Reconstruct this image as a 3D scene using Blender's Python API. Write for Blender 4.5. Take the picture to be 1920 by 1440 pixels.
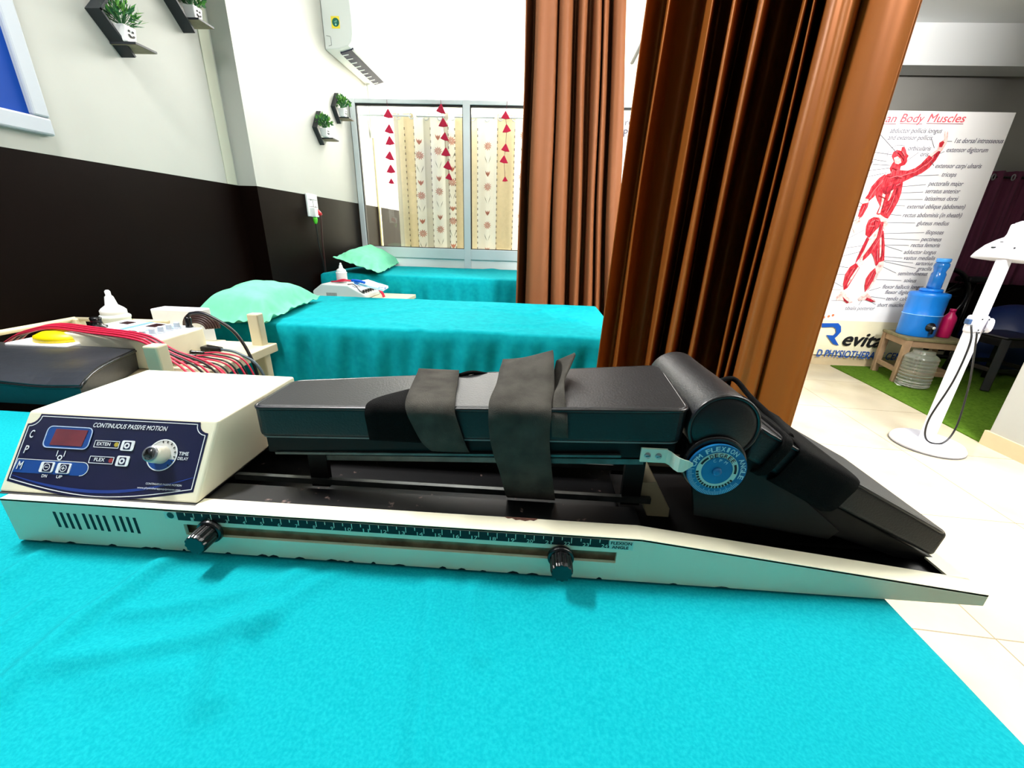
import bpy, bmesh, math, random
from mathutils import Vector, Matrix, noise
import numpy as np
random.seed(7)
C = bpy.context.scene.collection
for o in list(bpy.data.objects): bpy.data.objects.remove(o)

# ------------------------------------------------------------------ camera
FPX = 758.0
PITCH, YAW, ROLL = math.radians(20.41), math.radians(-2.70), math.radians(-1.79)
CAM = np.array([0.0, 0.0, 1.05])
_cy, _sy, _cp, _sp = math.cos(YAW), math.sin(YAW), math.cos(PITCH), math.sin(PITCH)
_F = np.array([_sy*_cp, _cy*_cp, -_sp]); _R = np.array([_cy, -_sy, 0.0]); _D = np.cross(_F, _R)
_R2 = math.cos(ROLL)*_R + math.sin(ROLL)*_D
_D2 = -math.sin(ROLL)*_R + math.cos(ROLL)*_D
cam = bpy.data.cameras.new('camera'); camo = bpy.data.objects.new('camera', cam); C.objects.link(camo)
cam.sensor_fit = 'HORIZONTAL'; cam.sensor_width = 36.0; cam.lens = 36.0*FPX/1920.0
cam.clip_start = 0.02; cam.clip_end = 60
mw = Matrix.Identity(4)
for i in range(3):
    mw[i][0] = _R2[i]; mw[i][1] = -_D2[i]; mw[i][2] = -_F[i]; mw[i][3] = CAM[i]
camo.matrix_world = mw
sc = bpy.context.scene
sc.camera = camo

# measured sight lines of the photograph turned into points on a known plane
def _ray(u, v): return _R2*((u-960)/FPX) + _D2*((v-720)/FPX) + _F
def az(u, v, z):
    d = _ray(u, v); return Vector(CAM + d*((z-CAM[2])/d[2]))
def ay(u, v, y):
    d = _ray(u, v); return Vector(CAM + d*(y/d[1]))
def ax(u, v, x):
    d = _ray(u, v); return Vector(CAM + d*(x/d[0]))

# ------------------------------------------------------------------ light and exposure
w = bpy.data.worlds.new('room_ambient'); sc.world = w; w.use_nodes = True
bg = w.node_tree.nodes['Background']; bg.inputs[0].default_value = (0.93, 0.97, 1.0, 1); bg.inputs[1].default_value = 0.14
def area(name, loc, sx, sy, power, col=(1, .98, .95), target=None):
    l = bpy.data.lights.new(name, 'AREA'); l.shape = 'RECTANGLE'; l.size = sx; l.size_y = sy
    l.energy = power; l.color = col
    o = bpy.data.objects.new(name, l); C.objects.link(o); o.location = loc
    if target is not None:
        o.rotation_euler = (Vector(target)-Vector(loc)).to_track_quat('-Z', 'Y').to_euler()
    return o
area('wall_lamp_bed', (-1.22, .86, 2.52), .50, .12, 68, target=(-.05, .35, .7))
area('ceiling_lamp_middle', (-0.15, 2.45, 2.66), .9, .25, 11)
area('fill_light_walkway', (2.0, 1.4, 2.66), .9, .4, 32)  # added fill for the walkway floor and banner, not a known fitting
area('fill_light_beam', (1.9, .3, 2.45), .9, .12, 185, target=(2.6, 4.2, 2.1))  # added fill hung in mid-air to whiten the beam and banner
area('fill_light_office', (-0.1, 5.0, 2.69), 2.7, 2.6, 420)  # added broad panel that whitens the office and puts sheen on the pads
sc.view_settings.view_transform = 'Standard'; sc.view_settings.look = 'None'
sc.view_settings.gamma = 1.0; sc.view_settings.use_curve_mapping = False
sc.view_settings.exposure = 0.0

# ------------------------------------------------------------------ materials
def lin(c):
    return tuple(((x/255.0)/12.92 if x/255.0 <= .04045 else ((x/255.0+.055)/1.055)**2.4) for x in c)
MATS = {}
def mat(name, rgb, rough=.5, metal=0.0, var=0.0, vscale=20.0, bump=0.0, bscale=200.0, spec=.5, rgb2=None,
        thresh=None, sheen=0.0, emit=0.0, coat=0.0, trans=0.0, lin_in=False, detail=4.0, stretch=None, thin=0.0):
    if name in MATS: return MATS[name]
    m = bpy.data.materials.new(name); m.use_nodes = True; nt = m.node_tree; b = nt.nodes['Principled BSDF']
    c = rgb if lin_in else lin(rgb)
    b.inputs['Base Color'].default_value = (*c, 1); b.inputs['Roughness'].default_value = rough
    b.inputs['Metallic'].default_value = metal; b.inputs['Specular IOR Level'].default_value = spec
    if coat: b.inputs['Coat Weight'].default_value = coat; b.inputs['Coat Roughness'].default_value = .1
    if sheen: b.inputs['Sheen Weight'].default_value = sheen; b.inputs['Sheen Roughness'].default_value = .4
    if trans: b.inputs['Transmission Weight'].default_value = trans
    if emit: b.inputs['Emission Color'].default_value = (*c, 1); b.inputs['Emission Strength'].default_value = emit
    tc = nt.nodes.new('ShaderNodeTexCoord'); mp = nt.nodes.new('ShaderNodeMapping')
    nt.links.new(tc.outputs['Object'], mp.inputs[0])
    if stretch: mp.inputs['Scale'].default_value = stretch
    if var or rgb2:
        n = nt.nodes.new('ShaderNodeTexNoise'); n.inputs['Scale'].default_value = vscale; n.inputs['Detail'].default_value = detail
        nt.links.new(mp.outputs[0], n.inputs['Vector'])
        r = nt.nodes.new('ShaderNodeValToRGB'); nt.links.new(n.outputs['Fac'], r.inputs[0])
        if rgb2:
            c2 = rgb2 if lin_in else lin(rgb2)
            lo, hi = thresh if thresh else (.35, .65)
            r.color_ramp.elements[0].position = lo; r.color_ramp.elements[1].position = hi
            r.color_ramp.elements[0].color = (*c, 1); r.color_ramp.elements[1].color = (*c2, 1)
        else:
            r.color_ramp.elements[0].position = .3; r.color_ramp.elements[1].position = .7
            r.color_ramp.elements[0].color = (*[x*(1-var) for x in c], 1); r.color_ramp.elements[1].color = (*[min(1, x*(1+var)) for x in c], 1)
        nt.links.new(r.outputs[0], b.inputs['Base Color'])
    if bump:
        n2 = nt.nodes.new('ShaderNodeTexNoise'); n2.inputs['Scale'].default_value = bscale; n2.inputs['Detail'].default_value = 3
        nt.links.new(mp.outputs[0], n2.inputs['Vector'])
        bp = nt.nodes.new('ShaderNodeBump'); bp.inputs['Strength'].default_value = bump; bp.inputs['Distance'].default_value = .003
        nt.links.new(n2.outputs['Fac'], bp.inputs['Height']); nt.links.new(bp.outputs[0], b.inputs['Normal'])
    if thin:
        tl = nt.nodes.new('ShaderNodeBsdfTranslucent'); tl.inputs[0].default_value = (*c, 1); ms = nt.nodes.new('ShaderNodeMixShader'); ms.inputs[0].default_value = thin
        out = nt.nodes['Material Output']; nt.links.new(b.outputs[0], ms.inputs[1]); nt.links.new(tl.outputs[0], ms.inputs[2]); nt.links.new(ms.outputs[0], out.inputs[0])
    MATS[name] = m; return m

white_wall = mat('white_wall_paint', (178, 179, 173), .55, var=.03, vscale=3, bump=.05, bscale=40)
brown_wall = mat('brown_gloss_paint_and_shade', (14, 6, 4), .42, var=.2, vscale=2, bump=.04, bscale=60, spec=.05)
grey_wall = mat('grey_wall_paint', (150, 148, 142), .7, var=.05, vscale=3)
cream_trim = mat('beige_skirting', (205, 186, 150), .5, var=.06, vscale=8)
aluminium = mat('powder_coated_aluminium', (214, 222, 226), .35, .2, var=.03, vscale=6)
rubber_black = mat('black_gasket', (12, 12, 14), .6)
sheet_m = mat('turquoise_cotton', (0, 152, 163), .9, rgb2=(16, 166, 176), vscale=380, thresh=(.35, .7), bump=.14, bscale=1200, spec=.1)
sheet_d = mat('turquoise_cotton_draped', (0, 150, 162), .9, rgb2=(10, 164, 174), vscale=40, thresh=(.3, .7), bump=.2, bscale=500, spec=.1)
mint = mat('mint_pillow_cotton', (116, 206, 166), .9, var=.06, vscale=30, bump=.15, bscale=400, spec=.2)
cream_metal = mat('cream_enamel', (246, 241, 214), .38, var=.03, vscale=9, bump=.02, bscale=300)
chip = mat('chipped_primer', (92, 58, 44), .8, var=.3, vscale=200)
cream_post = mat('cream_painted_steel', (222, 212, 180), .4, var=.05, vscale=12)
vinyl = mat('black_leatherette', (18, 19, 21), .46, var=.15, vscale=12, bump=.16, bscale=420, spec=.42)
vinyl_pipe = mat('black_piping', (16, 16, 17), .3, spec=.6)
black_metal = mat('black_steel', (7, 7, 8), .5, .0, var=.2, vscale=25, spec=.2)
worn_tray = mat('worn_black_tray', (8, 8, 10), .38, rgb2=(120, 100, 94), vscale=90, thresh=(.66, .74), spec=.5, detail=6)
grey_rail = mat('dull_grey_slide', (78, 82, 80), .35, .6, var=.3, vscale=40)
plastic_black = mat('black_plastic', (10, 10, 11), .25, spec=.6)
strap_m = mat('grey_black_webbing', (70, 68, 63), .95, var=.25, vscale=40, bump=.4, bscale=900, spec=.1)
strap_edge = mat('black_webbing', (14, 14, 14), .95, bump=.4, bscale=900, spec=.1)
panel_navy = mat('navy_panel_film', (16, 24, 62), .3, rgb2=(30, 30, 66), vscale=10, thresh=(.4, .75))
panel_blue = mat('mid_blue_print', (24, 74, 150), .3)
print_white = mat('white_print', (240, 244, 248), .5)
print_black = mat('black_print', (10, 12, 16), .6)
print_grey = mat('grey_print', (105, 102, 118), .7)
lcd = mat('dull_red_display', (126, 52, 62), .15, rgb2=(98, 40, 56), vscale=30, thresh=(.3, .7))
dial_blue = mat('dial_blue_print', (26, 120, 178), .35, rgb2=(20, 100, 160), vscale=30, thresh=(.35, .65))
dial_pale = mat('dial_pale_print', (200, 228, 222), .4)
silver = mat('brushed_silver', (170, 172, 176), .3, .8)
yellow_led = mat('yellow_indicator', (190, 170, 60), .3)
red_led = mat('red_indicator', (150, 50, 50), .3)
satin = mat('brown_satin', (150, 84, 28), .38, .3, var=.08, vscale=30, spec=.35, stretch=(1, 1, .05))
matt_brown = mat('brown_curtain_cloth', (122, 74, 44), .6, var=.06, vscale=30, spec=.2, stretch=(1, 1, .05))
red_cloth = mat('crimson_felt', (190, 14, 62), .8, var=.08, vscale=60)
tile = None
green_carpet = mat('green_artificial_turf', (66, 98, 18), .95, rgb2=(90, 124, 34), vscale=60, thresh=(.3, .7), bump=.6, bscale=500, spec=.1)
ac_white = mat('ac_white_plastic', (216, 221, 218), .35)
leaf_m = mat('leaf_green', (46, 120, 40), .6, rgb2=(110, 170, 60), vscale=60, thresh=(.3, .7))
leaf_d = mat('leaf_dark_green', (22, 76, 44), .6, rgb2=(56, 124, 66), vscale=60, thresh=(.3, .7))
shelf_blk = mat('black_shelf_board', (28, 34, 40), .5)
shelf_tan = mat('tan_board', (150, 132, 108), .7, var=.1, vscale=40)
pot_white = mat('white_ceramic', (244, 246, 246), .3)
wood_old = mat('weathered_wood', (150, 122, 92), .8, var=.2, vscale=14, bump=.2, bscale=80)
jug_blue = mat('blue_plastic', (14, 120, 214), .35, spec=.5)
bottle_blue = mat('clear_blue_bottle', (40, 140, 230), .15, trans=.6)
magenta = mat('magenta_plastic', (190, 20, 90), .3)
clear_m = mat('clear_pet', (225, 228, 215), .12, trans=.85)
lamp_white = mat('white_lamp_enamel', (214, 214, 224), .4)
purple = mat('plum_curtain_cloth', (100, 42, 70), .85, var=.15, vscale=40, sheen=.1, stretch=(1, 1, .1))
ball_m = mat('navy_rubber', (14, 34, 84), .4)
wire_red = mat('red_cable', (206, 36, 70), .4)
wire_blk = mat('black_cable', (14, 14, 16), .4)
wire_grey = mat('grey_cable', (74, 92, 100), .4)
paper = mat('white_paper', (246, 246, 246), .8)
bottle_w = mat('milky_plastic', (216, 226, 222), .4)
yellow = mat('yellow_plastic', (250, 224, 0), .4)
blueboard = mat('royal_blue_board', (0, 58, 146), .6, spec=.2)
banner_w = mat('white_flex_vinyl', (248, 246, 246), .45)
banner_c = mat('cream_flex_vinyl', (236, 228, 196), .45, var=.05, vscale=5)
flesh_red = mat('muscle_red_print', (176, 14, 34), .6, rgb2=(226, 84, 92), vscale=30, thresh=(.42, .72), detail=6, stretch=(3, 1, .8))
flesh_dk = mat('muscle_dark_print', (120, 8, 26), .6, rgb2=(206, 34, 54), vscale=30, thresh=(.35, .65), stretch=(4, 1, .8))
flesh_light = mat('muscle_light_print', (232, 112, 118), .6)
flesh_pale = mat('tendon_print', (236, 212, 204), .6, rgb2=(198, 130, 124), vscale=40, thresh=(.45, .75))
title_red = mat('title_red_print', (232, 92, 104), .6)
logo_blue = mat('logo_blue_print', (14, 78, 170), .5)
orange = mat('orange_print', (236, 120, 80), .5)

def glass_mat():
    m = bpy.data.materials.new('window_glass'); m.use_nodes = True; nt = m.node_tree; nt.nodes.clear()
    out = nt.nodes.new('ShaderNodeOutputMaterial'); mx = nt.nodes.new('ShaderNodeMixShader')
    t = nt.nodes.new('ShaderNodeBsdfTransparent'); t.inputs[0].default_value = (.96, .97, .97, 1)
    g = nt.nodes.new('ShaderNodeBsdfGlossy'); g.inputs['Roughness'].default_value = .02
    f = nt.nodes.new('ShaderNodeFresnel'); f.inputs[0].default_value = 1.5
    nt.links.new(f.outputs[0], mx.inputs[0]); nt.links.new(t.outputs[0], mx.inputs[1]); nt.links.new(g.outputs[0], mx.inputs[2])
    nt.links.new(mx.outputs[0], out.inputs[0]); return m
glass = glass_mat()

def tile_mat():
    m = bpy.data.materials.new('cream_floor_tiles'); m.use_nodes = True; nt = m.node_tree; b = nt.nodes['Principled BSDF']
    tc = nt.nodes.new('ShaderNodeTexCoord'); mp = nt.nodes.new('ShaderNodeMapping')
    mp.inputs['Rotation'].default_value = (0, 0, math.radians(4)); mp.inputs['Location'].default_value = (.27, .16, 0)
    nt.links.new(tc.outputs['Object'], mp.inputs[0])
    br = nt.nodes.new('ShaderNodeTexBrick'); br.offset = 0; br.inputs['Scale'].default_value = 1
    br.inputs['Brick Width'].default_value = .6; br.inputs['Row Height'].default_value = .6; br.inputs['Mortar Size'].default_value = .0022
    br.inputs['Color1'].default_value = (*lin((208, 197, 172)), 1); br.inputs['Color2'].default_value = (*lin((212, 202, 180)), 1)
    br.inputs['Mortar'].default_value = (*lin((150, 138, 116)), 1)
    nt.links.new(mp.outputs[0], br.inputs['Vector'])
    n = nt.nodes.new('ShaderNodeTexNoise'); n.inputs['Scale'].default_value = 2.4; n.inputs['Detail'].default_value = 6
    nt.links.new(tc.outputs['Object'], n.inputs['Vector'])
    r = nt.nodes.new('ShaderNodeValToRGB'); r.color_ramp.elements[0].position = .35; r.color_ramp.elements[1].position = .62
    r.color_ramp.elements[0].color = (.80, .79, .74, 1); r.color_ramp.elements[1].color = (1, 1, 1, 1)
    nt.links.new(n.outputs['Fac'], r.inputs[0])
    mx = nt.nodes.new('ShaderNodeMixRGB'); mx.blend_type = 'MULTIPLY'; mx.inputs[0].default_value = 1
    nt.links.new(br.outputs['Color'], mx.inputs[1]); nt.links.new(r.outputs[0], mx.inputs[2])
    nt.links.new(mx.outputs[0], b.inputs['Base Color']); b.inputs['Roughness'].default_value = .22
    return m
tile = tile_mat()

# ------------------------------------------------------------------ mesh builder
ORG = {}
class MB:
    def __init__(s): s.v = []; s.f = []; s.mi = []; s.cur = 0
    def m(s, i): s.cur = i; return s
    def add(s, vs, fs):
        b = len(s.v); s.v += [tuple(p) for p in vs]
        for f in fs: s.f.append([b+i for i in f]); s.mi.append(s.cur)
        return s
    def box(s, a, b):
        x0, x1 = sorted((a[0], b[0])); y0, y1 = sorted((a[1], b[1])); z0, z1 = sorted((a[2], b[2]))
        vs = [(x0, y0, z0), (x1, y0, z0), (x1, y1, z0), (x0, y1, z0), (x0, y0, z1), (x1, y0, z1), (x1, y1, z1), (x0, y1, z1)]
        return s.hexa(vs)
    def hexa(s, vs):
        return s.add(vs, [(0, 3, 2, 1), (4, 5, 6, 7), (0, 1, 5, 4), (1, 2, 6, 5), (2, 3, 7, 6), (3, 0, 4, 7)])
    def beam(s, p, q, w, h, up=(0, 0, 1)):
        p, q = Vector(p), Vector(q); d = (q-p).normalized(); u = Vector(up)
        sd = d.cross(u)
        if sd.length < 1e-4: sd = d.cross(Vector((1, 0, 0)))
        sd.normalize(); u = sd.cross(d).normalized()
        vs = []
        for c in (p, q):
            for a, b in ((-1, -1), (1, -1), (1, 1), (-1, 1)): vs.append(c+sd*(a*w/2)+u*(b*h/2))
        return s.add(vs, [(0, 3, 2, 1), (4, 5, 6, 7), (0, 1, 5, 4), (1, 2, 6, 5), (2, 3, 7, 6), (3, 0, 4, 7)])
    def prism(s, poly, off):
        off = Vector(off); n = len(poly); a = [Vector(p) for p in poly]; b = [p+off for p in a]
        fs = [tuple(range(n-1, -1, -1)), tuple(range(n, 2*n))]
        for i in range(n): j = (i+1) % n; fs.append((i, j, n+j, n+i))
        return s.add(a+b, fs)
    def poly(s, pts): return s.add(pts, [tuple(range(len(pts)))])
    def tube(s, pts, r, seg=8, closed=False, caps=True):
        pts = [Vector(p) for p in pts]; n = len(pts)
        rr = r if isinstance(r, (list, tuple)) else [r]*n
        vs = []; fs = []; prev = None
        for i, p in enumerate(pts):
            if closed: t = pts[(i+1) % n]-pts[i-1]
            else: t = pts[min(i+1, n-1)]-pts[max(i-1, 0)]
            t.normalize()
            if prev is None:
                u = t.cross(Vector((0, 0, 1)))
                if u.length < 1e-3: u = t.cross(Vector((1, 0, 0)))
            else: u = prev-t*prev.dot(t)
            u.normalize(); prev = u; w_ = t.cross(u)
            for k in range(seg):
                a = 2*math.pi*k/seg; vs.append(p+(u*math.cos(a)+w_*math.sin(a))*rr[i])
        m = n if closed else n-1
        for i in range(m):
            for k in range(seg):
                k2 = (k+1) % seg; j = (i+1) % n
                fs.append((i*seg+k, i*seg+k2, j*seg+k2, j*seg+k))
        if caps and not closed:
            fs.append(tuple(range(seg-1, -1, -1))); fs.append(tuple((n-1)*seg+k for k in range(seg)))
        return s.add(vs, fs)
    def lathe(s, prof, o, axis=(0, 0, 1), seg=28, squash=1.0, ref=None):
        ax_ = Vector(axis).normalized(); u = Vector(ref) if ref else ax_.cross(Vector((0, 1, 0)))
        if u.length < 1e-3: u = ax_.cross(Vector((1, 0, 0)))
        u.normalize(); v = ax_.cross(u); o = Vector(o); vs = []; fs = []
        for r, h in prof:
            for k in range(seg):
                a = 2*math.pi*k/seg; vs.append(o+ax_*h+u*(r*math.cos(a))+v*(r*math.sin(a)*squash))
        n = len(prof)
        for i in range(n-1):
            for k in range(seg):
                k2 = (k+1) % seg; fs.append((i*seg+k, i*seg+k2, (i+1)*seg+k2, (i+1)*seg+k))
        if prof[0][0] > 1e-5: fs.append(tuple(range(seg-1, -1, -1)))
        if prof[-1][0] > 1e-5: fs.append(tuple((n-1)*seg+k for k in range(seg)))
        return s.add(vs, fs)
    def grid(s, rows, flip=False):
        n, m = len(rows), len(rows[0]); vs = [p for r in rows for p in r]; fs = []
        for i in range(n-1):
            for j in range(m-1):
                q = (i*m+j, i*m+j+1, (i+1)*m+j+1, (i+1)*m+j); fs.append(q[::-1] if flip else q)
        return s.add(vs, fs)
    def disc(s, c, r, nrm, seg=28, r0=0.0):
        n = Vector(nrm).normalized(); u = n.cross(Vector((0, 0, 1)))
        if u.length < 1e-3: u = n.cross(Vector((1, 0, 0)))
        u.normalize(); v = n.cross(u); c = Vector(c)
        P = lambda rad, k: c+u*(rad*math.cos(2*math.pi*k/seg))+v*(rad*math.sin(2*math.pi*k/seg))
        if r0 <= 0: return s.add([P(r, k) for k in range(seg)], [tuple(range(seg))])
        vs = [P(r, k) for k in range(seg)]+[P(r0, k) for k in range(seg)]
        return s.add(vs, [(k, (k+1) % seg, seg+(k+1) % seg, seg+k) for k in range(seg)])
    def build(s, name, mats, parent=None, smooth=False, bevel=0, bseg=2, org=None, solid=0, subsurf=0, weld=False):
        if not isinstance(mats, (list, tuple)): mats = [mats]
        if parent is not None: L = ORG[parent]
        elif org is not None: L = Vector(org)
        else:
            A = np.array(s.v); L = Vector(((A[:, 0].min()+A[:, 0].max())/2, (A[:, 1].min()+A[:, 1].max())/2, A[:, 2].min()))
        me = bpy.data.meshes.new(name); me.from_pydata([tuple(Vector(p)-L) for p in s.v], [], s.f)
        for m_ in mats: me.materials.append(m_)
        me.polygons.foreach_set('material_index', s.mi)
        bm = bmesh.new(); bm.from_mesh(me)
        if weld: bmesh.ops.remove_doubles(bm, verts=bm.verts, dist=1e-5)
        bmesh.ops.recalc_face_normals(bm, faces=bm.faces); bm.to_mesh(me); bm.free()
        if smooth: me.polygons.foreach_set('use_smooth', [True]*len(me.polygons))
        me.update()
        o = bpy.data.objects.new(name, me); C.objects.link(o)
        if parent is not None: o.parent = parent
        else: o.location = L
        ORG[o] = L
        if solid:
            k = o.modifiers.new('thickness', 'SOLIDIFY'); k.thickness = solid; k.offset = 0
        if bevel:
            k = o.modifiers.new('bevel', 'BEVEL'); k.width = bevel; k.segments = bseg; k.limit_method = 'ANGLE'; k.angle_limit = math.radians(35)
            k.harden_normals = False
        if subsurf:
            k = o.modifiers.new('subdivision', 'SUBSURF'); k.levels = subsurf; k.render_levels = subsurf
        return o

def tag(o, label, cat, group=None):
    o['label'] = label; o['category'] = cat
    if group: o['group'] = group
    return o
def thing(name, loc, label, cat, group=None):
    o = bpy.data.objects.new(name, None); C.objects.link(o); o.location = loc; o.empty_display_size = .05
    ORG[o] = Vector(loc); return tag(o, label, cat, group)
def struct(o): o['kind'] = 'structure'; return o

_tc = {}
def text2d(t, bold=0.0, shear=0.0):
    k = (t, bold, shear)
    if k in _tc: return _tc[k]
    cu = bpy.data.curves.new('tmp', 'FONT'); cu.body = t; cu.size = 1.0; cu.shear = shear; cu.offset = bold; cu.fill_mode = 'FRONT'
    cu.resolution_u = 3; cu.offset = 0
    o = bpy.data.objects.new('tmp', cu); C.objects.link(o)
    dg = bpy.context.evaluated_depsgraph_get(); me = o.evaluated_get(dg).to_mesh()
    vs = [(v.co.x, v.co.y) for v in me.vertices]; fs = [tuple(p.vertices) for p in me.polygons]
    o.evaluated_get(dg).to_mesh_clear(); bpy.data.objects.remove(o); bpy.data.curves.remove(cu)
    _tc[k] = (vs, fs); return vs, fs
def put_text(mb, t, p, q, up, lift, bold=0.0, shear=0.0, hscale=1.0, cap=None):
    """text whose baseline runs from p to q; up = unit up vector in the surface; lift = offset off the surface"""
    vs, fs = text2d(t, bold, shear)
    if not vs: return
    x0 = min(v[0] for v in vs); x1 = max(v[0] for v in vs); p, q = Vector(p), Vector(q); d = q-p
    k = d.length/(x1-x0); d.normalize(); up = Vector(up); lift = Vector(lift)
    ky = k*hscale
    if cap: ky = cap/0.70
    sh = [(0, 0)] if bold <= 0 else [(-bold*.8, 0), (bold*.8, 0), (0, bold*.6), (0, -bold*.6)]
    nn = d.cross(up)*((cap or .02)*.012)
    for i_, (a_, c_) in enumerate(sh): mb.add([p+d*((v[0]-x0+a_)*k)+up*((v[1]+c_)*ky)+lift+nn*i_ for v in vs], fs)

def sm(t): t = max(0.0, min(1.0, t)); return t*t*(3-2*t)
def nz(x, y, z=0.0): return noise.noise(Vector((x, y, z)))
def spline(pts, n=8):
    pts = [Vector(p) for p in pts]; out = []
    P = [pts[0]*2-pts[1]]+pts+[pts[-1]*2-pts[-2]]
    for i in range(1, len(P)-2):
        for k in range(n):
            t = k/n; a, b, c, d = P[i-1], P[i], P[i+1], P[i+2]
            out.append(.5*((2*b)+(c-a)*t+(2*a-5*b+4*c-d)*t*t+(3*b-a-3*c+d)*t**3))
    out.append(pts[-1]); return out
# ------------------------------------------------------------------ the room shell
WZ = 1.247; CZ = 2.72; XN = -1.6; XF = -1.5; YS = 2.30; YP = 3.62
def two_tone(name, x0, x1, y0, y1, zs=WZ):
    b = MB(); b.m(1).box((x0, y0, 0), (x1, y1, zs)); b.m(0).box((x0, y0, zs), (x1, y1, CZ))
    return struct(b.build(name, [white_wall, brown_wall]))
two_tone('wall_left', XN-.15, XN, -.9, YS)
two_tone('wall_left', XN-.15, XF, YS, 6.5)
b = MB().box((XN, 2.215, WZ), (XN+.004, 2.285, CZ)); struct(b.build('trim_1', mat('grey_corner_strip', (196, 198, 182), .6)))
b = MB().box((-1.75, -.9, -.05), (5.3, 6.6, 0)); struct(b.build('floor', tile))
b = MB().box((-1.75, -.9, CZ), (5.3, 6.6, CZ+.05)); struct(b.build('ceiling', mat('white_ceiling_paint', (238, 240, 240), .7)))
b = MB().box((-1.5, 6.5, 0), (1.35, 6.6, CZ)); struct(b.build('wall_back', mat('cream_office_wall', (246, 244, 226), .6)))
b = MB().box((1.35, 3.60, 0), (1.42, 6.5, CZ)); struct(b.build('wall_divider', white_wall))
b = MB(); b.m(0).box((1.42, 4.46, .95), (5.25, 4.56, CZ)); b.m(1).box((1.42, 4.46, 0), (5.25, 4.56, .95)); struct(b.build('wall_rear', [grey_wall, brown_wall]))  # brown lower part stands in for the shade below the plum curtain
b = MB().box((5.25, -.9, 0), (5.3, 4.56, CZ)); struct(b.build('wall_side', grey_wall))
b = MB().box((2.6, -.9, 0), (2.74, 2.2, CZ)); struct(b.build('wall_right', white_wall, bevel=.006))
b = MB().box((2.588, -.9, 0), (2.6, 2.2, .085)).box((2.588, 2.2, 0), (2.74, 2.212, .085)); struct(b.build('baseboard_right', cream_trim))
b = MB().box((1.42, 4.2, 2.44), (5.25, 4.42, CZ)); struct(b.build('trim_2', mat('white_beam_paint', (240, 242, 242), .6)))
b = MB().box((1.42, 3.745, 0), (3.47, 3.80, 1.985)); struct(b.build('wall_partition', grey_wall))
b = MB().box((1.42, 3.733, 0), (3.47, 3.745, .085)); struct(b.build('baseboard_partition', cream_trim))

# ------------------------------------------------------------------ aluminium glazed partition
win = bpy.data.objects.new('window_1', None); C.objects.link(win); win.location = (-.1, YP, 0); ORG[win] = Vector(win.location); struct(win)
ZT, ZI, ZB, ZL = 1.988, 1.958, .913, .829
muls = [(-1.494, -1.452), (-.612, -.556), (.20, .256), (.96, 1.016), (1.31, 1.348)]
b = MB()
b.box((-1.494, YP-.025, ZI), (1.348, YP+.025, ZT)); b.box((-1.494, YP-.025, ZL), (1.348, YP+.025, ZB))
for a, c in muls: b.box((a, YP-.027, 0), (c, YP+.027, ZT+.001))
b.build('window_frame', aluminium, win, bevel=.003)
bg_ = MB()
for i in range(4):
    x0, x1 = muls[i][1], muls[i+1][0]
    for (a, c) in (((x0, ZI-.012), (x1, ZI)), ((x0, ZB), (x1, ZB+.005)), ((x0, ZB), (x0+.006, ZI)), ((x1-.006, ZB), (x1, ZI))):
        bg_.box((a[0], YP-.014, a[1]), (c[0], YP+.012, c[1]))
    g = MB().box((x0+.001, YP-.002, ZB+.001), (x1-.001, YP+.002, ZI-.001)); g.build('window_pane', glass, win)
    p = MB().box((x0, YP-.008, .02), (x1, YP+.008, ZL)); p.build('lower_panel', mat('white_laminate_panel', (232, 238, 238), .4), win)
bg_.build('gasket', rubber_black, win)

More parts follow.
